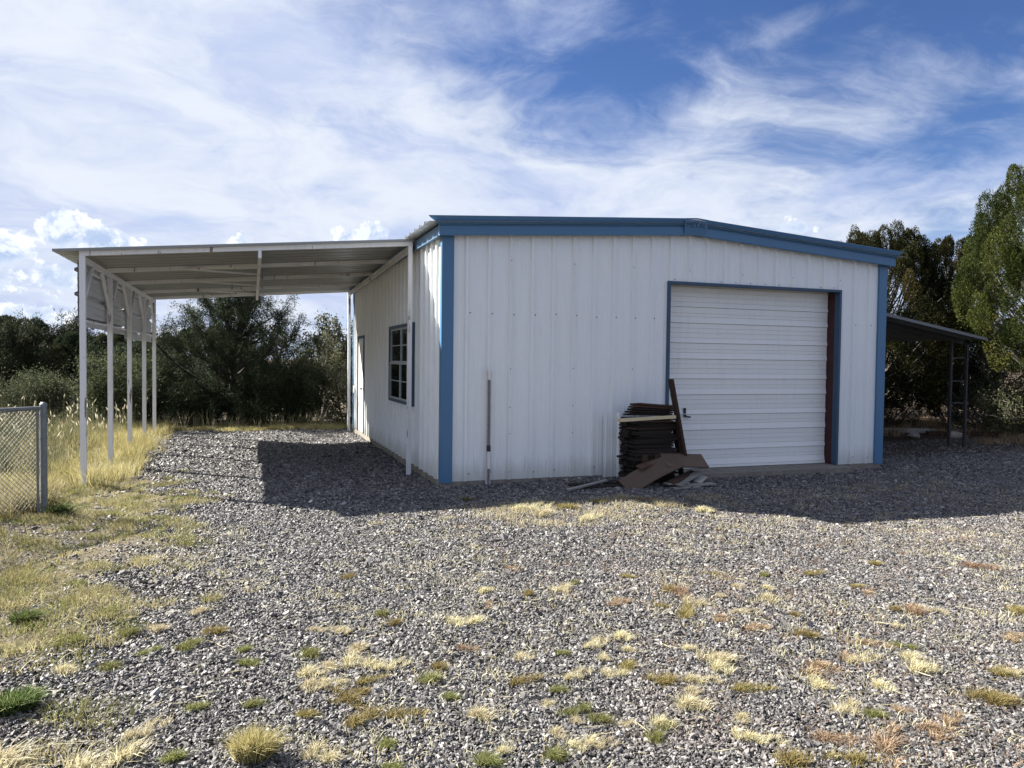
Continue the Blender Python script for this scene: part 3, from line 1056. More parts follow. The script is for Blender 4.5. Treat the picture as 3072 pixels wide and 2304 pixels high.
def chain_mesh():
    cell = 0.052
    ncol, nrow = int(FL / cell), 20
    nrm = Vector((fd.y, -fd.x, 0))
    segs = []
    for i in range(ncol):
        for j in range(nrow):
            z0_ = 1.02 - j * cell
            u = i * cell
            wob = 0.006 * math.sin(i * 0.9 + j * 1.7)
            off = 0.004 if (i + j) % 2 else -0.004
            segs.append((u, z0_, u + cell, z0_ - cell + wob, off))
            segs.append((u + cell, z0_, u, z0_ - cell + wob, -off))
    r = 0.0029
    V, F = [], []
    for (u0, a0, u1, a1, off) in segs:
        p = FP + fd * (u0 + 0.04) + nrm * (0.026 + off) + Vector((0, 0, a0))
        q = FP + fd * (u1 + 0.04) + nrm * (0.026 + off) + Vector((0, 0, a1))
        t = (q - p).normalized()
        s = t.cross(nrm).normalized() * r
        n = nrm * r
        b = len(V)
        V += [p + s, p - s * 0.5 + n, p - s * 0.5 - n, q + s, q - s * 0.5 + n, q - s * 0.5 - n]
        F += [(b, b + 1, b + 4, b + 3), (b + 1, b + 2, b + 5, b + 4), (b + 2, b, b + 3, b + 5)]
    off = wloc(fence)
    V = np.array([tuple(q - off) for q in V])
    o = link_mesh('wire_mesh', np_mesh('wire_mesh', V, quads=F, mat=M_WIRE), fence)
    o['kind'] = 'stuff'


chain_mesh()


# ------------------------------------------------------------------ lumber by the roll-up door
def board(p, L, wd, th, yaw=0.0, pitch=0.0, roll=0.0, mat=None, label=None, group=None, bend=0.0, name='wood_board'):
    """board centred at p, long axis along local x, built with slightly uneven ends"""
    n = 5
    V, F = [], []
    j = lambda a: random.uniform(-a, a)
    for k in range(n + 1):
        t = k / n - 0.5
        x = t * L + (j(0.008) if k in (0, n) else 0)
        zb_ = -bend * (4 * t * t)
        for (a, b) in ((-1, -1), (1, -1), (1, 1), (-1, 1)):
            V.append((x + (j(0.006) if k in (0, n) else 0), a * wd / 2 + j(0.0015), zb_ + b * th / 2 + j(0.0008)))
        if k:
            b0 = 4 * (k - 1)
            for q in range(4):
                F.append((b0 + q, b0 + (q + 1) % 4, b0 + 4 + (q + 1) % 4, b0 + 4 + q))
    F += [(3, 2, 1, 0), tuple(4 * n + q for q in range(4))]
    me = bpy.data.meshes.new(name)
    me.from_pydata(V, [], [f[::-1] for f in F])
    me.update()
    me.materials.append(mat or M_WOOD_DARK)
    o = link_mesh(name, me, None, p)
    o.rotation_euler = (roll, pitch, yaw)
    return props(o, label or 'weathered dark brown board in the stack against the white wall', 'board', group)


G_STACK = 'boards stacked against the front wall'
zc_ = gz(2.85, -0.3) - 0.01
k = 0
while zc_ < 0.80:
    th = random.uniform(0.014, 0.034)
    for yy in (-0.42, -0.19):
        board((2.855 + random.uniform(-0.04, 0.04), yy + random.uniform(-0.012, 0.012), zc_ + th / 2), random.uniform(0.55, 0.67), 0.215, th,
              random.uniform(-0.07, 0.07), random.uniform(-0.012, 0.012), random.uniform(-0.02, 0.02), M_WOOD_DARK if random.random() < 0.9 else M_WOOD_RED, None, G_STACK)
    zc_ += th + 0.004
    k += 1
for q in range(5):                                            # loose upper boards, tipped
    board((2.82 + 0.012 * q, -0.36 - 0.006 * q, zc_ + 0.045 + 0.032 * q), 0.64 - 0.02 * q, 0.24, 0.024, 0.02 * q, 0.03 + 0.012 * q, -0.10,
          M_WOOD_DARK if q < 3 else M_WOOD_RED, ('lowest of the tipped boards on top of the wood stack', 'second tipped board from below on top of the wood stack', 'middle tipped board on top of the wood stack',
           'second tipped board from above on top of the wood stack', 'topmost tipped board on the wood stack')[q], 'tipped boards on top of the stack')
board((2.665, -0.60, zc_ + 0.010), 0.84, 0.07, 0.040, -0.04, -0.045, 0, M_WOOD_PALE, 'pale new board laid across the front of the dark wood stack')
board((2.67, -0.47, 0.20), 0.10, 0.16, 0.28, 0.1, 0, 0, M_WOOD_RED, 'short reddish offcut block at the left foot of the wood stack')
board((2.52, -0.34, 0.60), 0.11, 0.12, 0.10, 0.2, 0.3, 0, M_WOOD_DARK, 'dark stub of wood poking from the left side of the stack')
board((3.175, -0.56, 0.79), 1.18, 0.085, 0.040, 0.04, math.radians(77), 0, M_WOOD_RED, 'narrow reddish board leaning upright against the right end of the stack')
board((3.285, -0.40, 0.36), 0.80, 0.10, 0.030, 0.0, math.radians(80), 0, M_WOOD_DARK, 'dark board leaning on the right side of the stack')
board((2.68, -0.74, 0.14), 0.92, 0.27, 0.024, 0.12, -0.37, 0.65, M_WOOD_BROWN, 'wide bowed brown plank propped at the foot of the wood stack', None, 0.045)
board((3.22, -0.66, 0.255), 0.64, 0.27, 0.022, -0.05, 0.04, 0.58, M_WOOD_BROWN, 'brown plank tipped towards the roll-up door at the end of the pile')
board((3.08, -0.50, 0.315), 0.52, 0.10, 0.050, 0.02, 0.0, 0.1, M_WOOD_RED, 'thick reddish board lying on the brown planks')
board((2.76, -0.62, 0.24), 0.52, 0.11, 0.022, 0.25, -0.20, 0.3, M_WOOD_RED, 'short reddish board behind the wide bowed plank')
zb0 = gz(3.15, -0.72)
for q, (x, y, zz, L, yw, pt, rl, mt) in enumerate((
        (3.12, -0.86, 0.015, 0.42, 0.06, 0.0, 0.0, M_WOOD_GREY), (3.30, -0.84, 0.040, 0.52, -0.02, 0.0, 0.05, M_WOOD_GREY),
        (3.02, -0.80, 0.065, 0.36, 0.15, 0.02, 0.05, M_WOOD_GREY), (3.22, -0.72, 0.090, 0.50, 0.30, -0.10, 0.1, M_WOOD_DARK),
        (3.14, -0.74, 0.130, 0.56, 0.42, -0.18, 0.15, M_WOOD_RED), (3.20, -0.80, 0.115, 0.50, 0.36, -0.28, 0.1, M_WOOD_GREY),
        (3.40, -0.70, 0.070, 0.22, -0.3, 0.1, 0.2, M_WOOD_RED), (3.42, -0.76, 0.095, 0.20, 0.5, -0.3, 0.2, M_WOOD_GREY))):
    board((x, y, zb0 + zz), L, 0.11, 0.018, yw, pt, rl, mt,
          {M_WOOD_GREY: 'thin grey board in the low scatter before the wood stack', M_WOOD_DARK: 'dark board in the low scatter of thin grey boards',
           M_WOOD_RED: 'reddish board in the low scatter of thin grey boards'}[mt], 'boards scattered at the foot of the stack')
zg = gz(1.9, -0.6)
board((1.80, -0.62, zg + 0.045), 0.86, 0.040, 0.020, 0.50, -0.03, 0.2, M_WOOD_GREY, 'grey stick lying alone on the gravel left of the wood stack')
board((2.00, -0.38, zg + 0.018), 0.80, 0.20, 0.020, 0.06, 0.0, 0.0, M_WOOD_DARK, 'dark board flat on the gravel behind the grey stick')
board((2.08, -0.60, zg + 0.016), 0.70, 0.15, 0.020, -0.05, 0.0, 0.0, M_WOOD_DARK, 'dark board flat on the gravel crossing under the grey stick')

for (x, y, L, a, lab) in ((-1.70, -0.56, 0.075, 1.0, 'left of two tiny white scraps on the shaded gravel'), (-1.36, -0.77, 0.10, 0.3, 'right of two tiny white scraps on the shaded gravel')):
    me = bpy.data.meshes.new('scrap')
    me.from_pydata([(-L / 2, -0.012, 0.02), (0, -0.02, 0.045), (L / 2, -0.006, 0.03), (L / 2, 0.012, 0.025), (0.01, 0.018, 0.03), (-L / 2, 0.014, 0.012), (0, 0, 0.0)], [],
                   [(0, 1, 4, 5), (1, 2, 3, 4), (0, 5, 6), (5, 4, 6), (4, 3, 6), (3, 2, 6), (2, 1, 6), (1, 0, 6)])
    me.materials.append(M_SCRAP)
    o = link_mesh('paper_scrap', me, None, (x, y, gz(x, y)))
    o.rotation_euler = (0, 0, a)
    props(o, lab, 'scrap')

# timbers and stones in the litter under and behind the lean-to
for q, (x, y, L, yw, mt, lab) in enumerate((
        (11.9, 4.3, 2.4, -0.35, M_WOOD_GREY, 'long grey timber lying in the leaf litter behind the lean-to'),
        (13.4, 3.2, 2.2, -0.30, M_WOOD_RED, 'reddish timber lying beside the ladder post in the litter'),
        (10.4, 5.4, 1.8, 0.15, M_WOOD_GREY, 'grey timber in the shade under the lean-to'),
        (9.7, 6.2, 1.6, -0.1, M_WOOD_RED, 'reddish timber in the shade near the right wall'))):
    board((x, y, gz(x, y) + 0.05), L, 0.14, 0.10, yw, 0, 0, mt, lab, None, 0.0, 'timber')


def rock_mesh(r, seed):
    rg = np.random.default_rng(seed)
    import bmesh
    bm = bmesh.new()
    bmesh.ops.create_icosphere(bm, subdivisions=2, radius=r)
    for v in bm.verts:
        v.co *= 1 + rg.uniform(-0.22, 0.22)
        v.co.z *= 0.62
    me = bpy.data.meshes.new('stone')
    bm.to_mesh(me)
    bm.free()
    me.materials.append(M_STONE)
    return me


M_STONE = plain('field_stone', (0.30, 0.27, 0.24), 0.9, 0.25, 9, bmp=0.5)
for q, (x, y, r, lab) in enumerate(((11.75, 3.35, 0.13, 'pale stone left of the ladder post on the litter'), (12.6, 3.0, 0.17, 'larger stone right of the ladder post on the litter'),
                                    (10.9, 4.6, 0.12, 'small stone under the lean-to roof'), (14.2, 2.6, 0.14, 'stone by the brush at the right edge'))):
    props(link_mesh('stone', rock_mesh(r, q), None, (x, y, gz(x, y) + r * 0.25)), lab, 'stone')


# ------------------------------------------------------------------ foliage builders
def unit(a):
    return a / np.maximum(np.linalg.norm(a, axis=-1, keepdims=True), 1e-9)


def leaf_tris(P, D, length, width, rg):
    """pointed one-triangle leaves at P along D"""
    n = len(P)
    side = unit(np.cross(D, rg.normal(size=(n, 3))))
    L = np.broadcast_to(np.asarray(length, float), (n,))[:, None]
    Wd = np.broadcast_to(np.asarray(width, float), (n,))[:, None]
    a = P - side * Wd / 2
    b = P + side * Wd / 2
    t = P + D * L
    V = np.stack([a, b, t], 1).reshape(-1, 3)
    return V, np.arange(3 * n).reshape(-1, 3)


def leaf_quads(P, D, length, width, rg):
    n = len(P)
    side = unit(np.cross(D, rg.normal(size=(n, 3))))
    L = np.broadcast_to(np.asarray(length, float), (n,))[:, None]
    Wd = np.broadcast_to(np.asarray(width, float), (n,))[:, None]
    V = np.stack([P, P + D * L * 0.5 + side * Wd / 2, P + D * L, P + D * L * 0.5 - side * Wd / 2], 1).reshape(-1, 3)
    return V, np.arange(4 * n).reshape(-1, 4)


class Wood:
    def __init__(self):
        self.V, self.Q, self.n = [], [], 0

    def limb(self, pts, r0, r1, sides=5):
        pts = np.asarray(pts, float)
        m = len(pts)
        tan = np.gradient(pts, axis=0)
        tan = unit(tan)
        ref = np.array([0.31, 0.17, 0.93]) if abs(tan[0][2]) < 0.9 else np.array([1.0, 0.1, 0])
        a = unit(np.cross(tan, ref))
        b = np.cross(tan, a)
        an = np.arange(sides) * 2 * PI / sides
        rr = np.linspace(r0, r1, m)
        ring = pts[:, None] + rr[:, None, None] * (a[:, None] * np.cos(an)[None, :, None] + b[:, None] * np.sin(an)[None, :, None])
        self.V.append(ring.reshape(-1, 3))
        i = np.arange(m * sides).reshape(m, sides) + self.n
        q = np.stack([i[:-1], np.roll(i[:-1], -1, 1), np.roll(i[1:], -1, 1), i[1:]], -1).reshape(-1, 4)
        self.Q.append(q)
        self.n += m * sides

    def mesh(self, name, mat):
        return np_mesh(name, np.concatenate(self.V), quads=np.concatenate(self.Q), mat=mat, smooth=True)


def bent(p, d, L, rg, n=5, wob=0.12, lift=0.0):
    pts = [np.array(p, float)]
    d = np.array(d, float)
    for k in range(n):
        d = unit(d + rg.normal(size=3) * wob + np.array([0, 0, lift]))
        pts.append(pts[-1] + d * L / n)
    return np.array(pts), d


def make_juniper(name, label, loc, h, r, seed, mat, lobes=60, per=900, leaf=(0.085, 0.034), base=0.1, lean=(0, 0), group=None, gaps=0.0, flame=1.25, top=0.85, fat=1.0):
    rg = np.random.default_rng(seed)
    t = thing(name, label, 'tree', loc, group)
    w = Wood()
    tp, _ = bent((0, 0, -0.2), (lean[0] * 0.2, lean[1] * 0.2, 1), h * 0.8, rg, 6, 0.07)
    w.limb(tp, 0.04 * h ** 0.8, 0.012 * h ** 0.8, 7)
    V, T, tint = [], [], []
    nv = 0
    for k in range(lobes):
        u = (k + rg.random()) / lobes
        zz = base + (1 - base) * u ** 0.9
        # crown outline: full low down, rounded towards the top
        pr = r * (np.sin(np.clip((zz - base) / (1 - base), 0.02, 1) ** top * PI * 0.93 + 0.12) ** 0.55) * (0.90 + 0.1 * rg.random())
        an = k * 2.39996 + rg.normal() * 0.35
        rad = pr * (0.52 + 0.48 * rg.random() ** 0.32)
        c = np.array([math.cos(an) * rad + lean[0] * zz, math.sin(an) * rad + lean[1] * zz, zz * h])
        sz = fat * (0.15 + 0.10 * rg.random()) * r * (1.1 - 0.35 * zz)
        c[2] = min(c[2], h - sz * 0.8)
        if rg.random() < gaps:
            continue
        ax = np.array([sz * (0.75 + .3 * rg.random()), sz * (0.75 + .3 * rg.random()), sz * flame * (0.85 + 0.5 * rg.random())])
        # limb out to the lobe
        s = tp[min(int(zz * 0.62 * len(tp)), len(tp) - 2)]
        mid = (s + c) / 2 + rg.normal(size=3) * 0.08 - np.array([0, 0, 0.1])
        w.limb(np.array([s, mid, c]), 0.012 * h ** 0.7, 0.006, 4)
        n = int(per * (0.7 + 0.6 * rg.random()))
        dirs = unit(rg.normal(size=(n, 3)))
        sub = unit(rg.normal(size=(9, 3)))
        near = (dirs @ sub.T).max(1)
        bulge = 0.70 + 0.34 * np.clip((near - 0.55) / 0.45, 0, 1)
        rr = bulge * (0.62 + 0.38 * rg.random(n) ** 0.5)
        P = c + dirs * ax * rr[:, None]
        out = unit(np.array([math.cos(an), math.sin(an), 0.2]))
        D = unit(dirs * 0.7 + np.array([0, 0, 0.75]) + out * 0.25 + rg.normal(size=(n, 3)) * 0.35)
        v, tr = leaf_tris(P, D, leaf[0] * (0.7 + 0.7 * rg.random(n)), leaf[1] * (0.7 + 0.7 * rg.random(n)), rg)
        V.append(v)
        T.append(tr + nv)
        nv += len(v)
        tl = np.clip(0.40 + rg.normal() * 0.27 + rg.normal(size=n) * 0.13 + 0.25 * (bulge - 0.9), 0, 1)
        tint.append(np.repeat(tl, 3))
    link_mesh('trunk', w.mesh('trunk', M_BARK_G), t)
    link_mesh('crown', np_mesh('crown', np.concatenate(V), tris=np.concatenate(T), mat=mat, tint=np.concatenate(tint)), t)
    return t


def make_branchy(name, label, cat, loc, h, r, seed, mat, bark, stems=1, trunk_h=0.35, limbs=14, twigs=10, tufts=9, needles=16, leaf=(0.11, 0.018),
                 quad=False, spread=0.9, lift=0.10, group=None, low=0.0, r0=None, ball=0.10, foliage='crown', full=0.75):
    """stems fork into limbs, limbs into twigs; each twig carries tufts of leaves or needles"""
    rg = np.random.default_rng(seed)
    t = thing(name, label, cat, loc, group)
    w = Wood()
    tips = []
    r0 = r0 or 0.028 * h
    for s in range(stems):
        an = 2 * PI * s / max(stems, 1) + rg.normal() * 0.4
        tilt = 0.0 if stems == 1 else 0.30 + 0.35 * rg.random()
        d = (math.cos(an) * tilt, math.sin(an) * tilt, 1)
        sp, sdir = bent((math.cos(an) * 0.06 * (stems > 1), math.sin(an) * 0.06 * (stems > 1), -0.15), d, h * (0.86 if stems == 1 else 0.7 + 0.25 * rg.random()), rg, 8, 0.07)
        w.limb(sp, r0 * (1 if stems == 1 else 0.6), r0 * 0.18, 6)
        for k in range(limbs):
            f = trunk_h + (0.98 - trunk_h) * (k + rg.random()) / limbs
            f = max(f, low)
            i = min(int(f * 8), 7)
            p0 = sp[i] + (sp[i + 1] - sp[i]) * (f * 8 - i)
            la = k * 2.39996 + rg.normal() * 0.3 + s
            ll = r * (1.12 - full * max(0.0, f - trunk_h) / (1 - trunk_h + 1e-6)) * (0.75 + 0.4 * rg.random())
            el = spread * (0.35 + 0.9 * (f - 0.3))
            ld_ = np.array([math.cos(la), math.sin(la), el])
            lp, ldir = bent(p0, ld_, ll, rg, 6, 0.13, lift)
            w.limb(lp, r0 * 0.34 * (1.1 - 0.6 * f), 0.008, 5)
            for q in range(twigs):
                g_ = 0.25 + 0.75 * (q + rg.random()) / twigs
                j = min(int(g_ * 6), 5)
                b0 = lp[j] + (lp[j + 1] - lp[j]) * (g_ * 6 - j)
                td = unit(ldir * 0.7 + rg.normal(size=3) * 0.75 + np.array([0, 0, 0.25]))
                tl = r * 0.30 * (0.6 + 0.7 * rg.random())
                tpts, _ = bent(b0, td, tl, rg, 3, 0.2, 0.05)
                w.limb(tpts, 0.008, 0.003, 3)
                for m_ in range(tufts):
                    x = (m_ + rg.random()) / tufts
                    jj = min(int(x * 3), 2)
                    tips.append(np.concatenate([tpts[jj] + (tpts[jj + 1] - tpts[jj]) * (x * 3 - jj), unit(tpts[-1] - tpts[0])]))
    tips = np.array(tips)
    n = len(tips)
    P = np.repeat(tips[:, :3], needles, 0)
    A = np.repeat(tips[:, 3:], needles, 0)
    P = P + rg.normal(size=P.shape) * ball * 0.35
    D = unit(A * 0.6 + rg.normal(size=P.shape) * 0.8 + np.array([0, 0, 0.15]))
    fn = leaf_quads if quad else leaf_tris
    sc = 0.65 + 0.7 * rg.random(len(P))
    V, F = fn(P, D, leaf[0] * sc, leaf[1] * sc, rg)
    tt = np.clip(0.42 + rg.normal(size=n) * 0.20, 0, 1)
    tt = np.clip(np.repeat(tt, needles) + rg.normal(size=len(P)) * 0.12, 0, 1)
    link_mesh('trunk' if cat == 'tree' else 'stems', w.mesh('stems', bark), t)
    me = np_mesh(foliage, V, quads=F if quad else None, tris=None if quad else F, mat=mat, tint=np.repeat(tt, 4 if quad else 3))
    link_mesh(foliage, me, t)
    return t


def ground_at(x, y):
    return (x, y, gz(x, y) - 0.02)


# -- the piñon and its neighbours framed by the carport
make_branchy('pinon_tree', 'dark spreading pine tree with a black trunk framed under the carport roof', 'tree', ground_at(-2.75, 11.8), 3.55, 2.30, 21, L_PIN, M_BARK,
             limbs=38, twigs=10, tufts=7, needles=34, leaf=(0.060, 0.0145), trunk_h=0.22, spread=0.95, lift=0.09, r0=0.15, ball=0.17, full=0.52)
make_branchy('oak_sapling', 'pale leaved slender tree right of the dark pine, near the white wall', 'tree', ground_at(-0.35, 13.2), 3.5, 1.15, 22, L_OAK, M_BARK_G,
             stems=4, limbs=9, twigs=6, tufts=7, needles=4, leaf=(0.085, 0.042), quad=True, trunk_h=0.35, spread=1.4, lift=0.12, ball=0.2)
make_branchy('shrub', 'dense dark shrub at the foot of the pine tree', 'shrub', ground_at(-3.5, 10.8), 1.05, 1.05, 23, L_PIN, M_BARK, stems=5, limbs=8, twigs=7, tufts=6,
             needles=18, leaf=(0.085, 0.017), trunk_h=0.05, spread=0.8, ball=0.3, foliage='foliage')
make_branchy('shrub', 'broad dark shrub in the middle of the thicket behind the carport', 'shrub', ground_at(-1.75, 10.6), 1.45, 1.15, 24, L_PIN, M_BARK, stems=5, limbs=8, twigs=7,
             tufts=6, needles=18, leaf=(0.085, 0.017), trunk_h=0.05, spread=0.8, ball=0.3, foliage='foliage')
make_branchy('shrub', 'dark green shrub in front of the pale leaved slender tree', 'shrub', ground_at(-0.85, 10.9), 1.9, 1.0, 25, L_SHRUB, M_BARK, stems=5, limbs=8, twigs=7,
             tufts=6, needles=12, leaf=(0.052, 0.024), quad=True, trunk_h=0.08, spread=1.0, ball=0.3, foliage='foliage')
make_branchy('shrub', 'olive shrub with reddish twigs touching the far corner of the white wall', 'shrub', ground_at(0.15, 10.2), 1.95, 0.75, 26, L_OAK, M_BARK, stems=5, limbs=8,
             twigs=6, tufts=5, needles=5, leaf=(0.055, 0.028), quad=True, trunk_h=0.10, spread=1.2, ball=0.25, foliage='foliage')
make_branchy('shrub', 'thin russet shrub with bare twigs beside the far carport post', 'shrub', ground_at(0.55, 9.6), 1.5, 0.55, 27, L_RUSSET, M_BARK, stems=5, limbs=7, twigs=5,
             tufts=4, needles=3, leaf=(0.05, 0.018), quad=True, trunk_h=0.15, spread=1.4, ball=0.2, foliage='foliage')
make_branchy('shrub', 'leafy grey green shrub between the white carport posts', 'shrub', ground_at(-5.3, 10.6), 1.95, 0.95, 28, L_SHRUB, M_BARK, stems=6, limbs=8, twigs=7, tufts=6,
             needles=12, leaf=(0.052, 0.024), quad=True, trunk_h=0.08, spread=1.0, ball=0.3, foliage='foliage')
make_branchy('shrub', 'sprawling pale twigged shrub behind the fence post', 'shrub', ground_at(-7.2, 12.4), 1.25, 1.1, 29, L_SHRUB, M_BARK_G, stems=6, limbs=8, twigs=7, tufts=5,
             needles=10, leaf=(0.050, 0.022), quad=True, trunk_h=0.08, spread=0.8, ball=0.3, foliage='foliage')
make_branchy('shrub', 'tall dark shrub filling the gap left of the pine tree', 'shrub', ground_at(-4.9, 12.8), 2.4, 1.0, 30, L_PIN, M_BARK, stems=5, limbs=9, twigs=7, tufts=6,
             needles=16, leaf=(0.085, 0.017), trunk_h=0.05, spread=1.0, ball=0.3, foliage='foliage')

# -- woods beyond the fence on the left: two builds, copied tree by tree
wa = make_juniper('woodland_tree', 'x', ground_at(-10.6, 22.5), 3.0, 2.0, 41, L_WOODS, 70, 800, (0.085, 0.038), 0.02, group='woods behind the left fence', flame=1.05)
wb = make_branchy('woodland_tree', 'x', 'tree', ground_at(-8.4, 23.5), 2.9, 1.9, 42, L_WOODS, M_BARK, limbs=22, twigs=8, tufts=7, needles=16, leaf=(0.10, 0.030), trunk_h=0.08,
                  spread=1.0, ball=0.3, group='woods behind the left fence')
wa['label'] = 'tall rounded dark tree at the left end of the woods'
wb['label'] = 'open topped dark tree left of the first carport post'
for (src, x, y, s, rz, lab) in (
        (wb, -13.0, 22.5, 1.10, 1.0, 'shaggy dark tree cut by the left edge of the view'), (wb, -9.6, 20.2, 0.92, 2.0, 'shaggy dark tree in front of the rounded ones in the left woods'),
        (wa, -7.6, 20.8, 0.80, 2.6, 'low rounded dark tree just left of the first carport post'), (wa, -6.6, 24.5, 0.86, 4.0, 'rounded dark tree seen between the first two carport posts'),
        (wb, -5.2, 22.0, 0.84, 3.2, 'shaggy dark tree seen between the middle carport posts'), (wa, -4.0, 26.5, 0.95, 5.2, 'rounded dark tree farthest back behind the carport'),
        (wb, -2.2, 25.5, 0.80, 0.4, 'shaggy dark tree far behind the black trunked pine'), (wa, -12.0, 25.5, 1.05, 0.9, 'rounded dark tree at the back of the left woods'),
        (wa, -15.5, 24.0, 1.15, 3.9, 'rounded dark tree beyond the left edge of the view'), (wb, 1.2, 21.5, 0.72, 5.0, 'shaggy dark tree behind the far corner of the building')):
    c = copy_tree(src)
    c.location = ground_at(x, y)
    c.scale = (s, s, s)
    c.rotation_euler = (0, 0, rz)
    c['label'] = lab

# -- right side: the tall sunlit juniper, dark ones behind the shed, brush below
make_juniper('juniper_tree', 'tall bright green juniper at the right edge of the view', ground_at(14.5, 1.65), 6.45, 2.45, 51, L_JUN, 250, 1650, (0.042, 0.016), 0.26, flame=1.7, gaps=0.20, top=0.8, fat=0.60)
make_juniper('juniper_tree', 'round topped dark juniper behind the right end of the blue roof trim', ground_at(13.0, 5.6), 4.85, 1.95, 52, L_JUN_D, 200, 1250, (0.044, 0.018), 0.08, flame=1.8, fat=0.70)
make_juniper('juniper_tree', 'narrow dark juniper between the round one and the tall bright one', ground_at(15.6, 5.6), 4.9, 1.30, 53, L_JUN_D, 120, 1000, (0.046, 0.019), 0.08, flame=1.8, fat=0.78)
make_juniper('juniper_tree', 'smaller bright juniper low at the right edge under the tall one', ground_at(14.6, 1.1), 2.5, 1.1, 54, L_JUN, 30, 700, (0.075, 0.034), 0.05, flame=1.3)
make_juniper('juniper_tree', 'dark juniper mostly hidden behind the white building', ground_at(10.2, 10.0), 5.0, 1.7, 55, L_JUN_D, 40, 600, (0.09, 0.042), 0.08)
make_branchy('shrub', 'grey green brush seen under the lean-to roof', 'shrub', ground_at(13.6, 7.6), 2.7, 1.7, 61, L_SHRUB, M_BARK_G, stems=6, limbs=9, twigs=7, tufts=6, needles=5,
             leaf=(0.060, 0.026), quad=True, trunk_h=0.08, spread=1.0, ball=0.3, foliage='foliage')
make_branchy('shrub', 'pale twiggy bush beside the right corner of the building', 'shrub', ground_at(11.6, 7.2), 1.5, 1.2, 62, L_OAK, M_BARK_G, stems=6, limbs=8, twigs=6, tufts=5, needles=5,
             leaf=(0.07, 0.034), quad=True, trunk_h=0.08, spread=1.0, ball=0.3, foliage='foliage')
make_branchy('shrub', 'olive brush right of the ladder shaped post', 'shrub', ground_at(15.2, 4.4), 2.6, 1.5, 63, L_SHRUB, M_BARK_G, stems=6, limbs=9, twigs=7, tufts=6, needles=5,
             leaf=(0.060, 0.026), quad=True, trunk_h=0.08, spread=1.0, ball=0.3, foliage='foliage')
make_branchy('shrub', 'silvery low bush under the tall bright juniper', 'shrub', ground_at(14.2, 2.9), 1.2, 1.1, 64, L_OAK, M_BARK_G, stems=6, limbs=8, twigs=6, tufts=5, needles=5,
             leaf=(0.06, 0.030), quad=True, trunk_h=0.08, spread=1.0, ball=0.3, foliage='foliage')
make_branchy('shrub', 'dark brush straight behind the lean-to, left part', 'shrub', ground_at(10.6, 8.9), 1.9, 1.5, 66, L_SHRUB, M_BARK, stems=6, limbs=8, twigs=7, tufts=6, needles=5,
             leaf=(0.065, 0.030), quad=True, trunk_h=0.03, spread=0.9, ball=0.35, foliage='foliage')
make_branchy('shrub', 'dark brush straight behind the lean-to, right part', 'shrub', ground_at(12.6, 9.3), 2.1, 1.6, 67, L_SHRUB, M_BARK, stems=6, limbs=8, twigs=7, tufts=6, needles=5,
             leaf=(0.065, 0.030), quad=True, trunk_h=0.03, spread=0.9, ball=0.35, foliage='foliage')
make_branchy('shrub', 'dark brush farther back behind the lean-to', 'shrub', ground_at(16.5, 9.5), 3.2, 2.2, 65, L_SHRUB, M_BARK, stems=6, limbs=9, twigs=7, tufts=6, needles=5,
             leaf=(0.10, 0.05), quad=True, trunk_h=0.06, spread=1.0, ball=0.35, foliage='foliage')


# ------------------------------------------------------------------ grasses
def blades(P, h, w, lean, rg, droop=0.5):
    """curved grass blades: two segments each; P (n,3), h (n,), lean (n,2)"""
    n = len(P)
    an = rg.random(n) * 2 * PI
    side = np.stack([np.cos(an), np.sin(an), np.zeros(n)], 1) * (np.broadcast_to(w, (n,))[:, None] / 2)
    ln = np.concatenate([lean, np.zeros((n, 1))], 1)
    up = np.array([0, 0, 1.0])
    m = P + up * (h * 0.55)[:, None] + ln * (h * 0.35)[:, None]
    t = P + up * (h * (1 - droop * np.linalg.norm(lean, axis=1) * 0.5))[:, None] + ln * h[:, None]
    V = np.stack([P - side, P + side, m - side * 0.75, m + side * 0.75, t], 1).reshape(-1, 3)
    b = np.arange(n)[:, None] * 5
    Q = b + np.array([[0, 1, 3, 2]])
    T = b + np.array([[2, 3, 4]])
    return V, Q, T


def grass_mesh(name, P, h, w, lean, tint, mat, rg, droop=0.5):
    V, Q, T = blades(P, h, w, lean, rg, droop)
    return np_mesh(name, V, tris=T, quads=Q, mat=mat, tint=np.repeat(tint, 5))


def stuff(name, me, label, loc=None):
    o = link_mesh(name, me, None, loc)
    return props(o, label, None, None, 'stuff')


def clumped(n_clumps, xr, yr, keep, per, rad, rg):
    cx = rg.uniform(*xr, n_clumps)
    cy = rg.uniform(*yr, n_clumps)
    k = keep(cx, cy)
    cx, cy = cx[k], cy[k]
    n = len(cx)
    R = rad * (0.5 + rg.random(n))
    tc = np.clip(0.5 + rg.normal(size=n) * 0.28, 0, 1)
    hc = 0.6 + 0.7 * rg.random(n)
    idx = np.repeat(np.arange(n), per)
    a = rg.random(len(idx)) * 2 * PI
    q = np.sqrt(rg.random(len(idx)))
    dx, dy = np.cos(a) * q * R[idx], np.sin(a) * q * R[idx]
    x, y = cx[idx] + dx, cy[idx] + dy
    P = np.stack([x, y, terrain(x, y) - 0.01], 1)
    lean = np.stack([dx, dy], 1) / R[idx][:, None] * 0.55 + rg.normal(size=(len(idx), 2)) * 0.35
    return P, hc[idx], lean, np.clip(tc[idx] + rg.normal(size=len(idx)) * 0.15, 0, 1)


rg = np.random.default_rng(5)
PATCH = lambda x, y: np.sin(2.9 * x + 1.7 * y) + np.sin(4.3 * y - 2.2 * x + 1.0) + 0.8 * np.sin(7.1 * x + 0.4) * np.sin(6.3 * y)
FMASK = lambda x, y: (rg.random(len(x)) > gravel_mask(x, y) * 1.15 - 0.02) & (rg.random(len(x)) < np.clip(0.80 + 0.36 * PATCH(x, y), 0.16, 1))
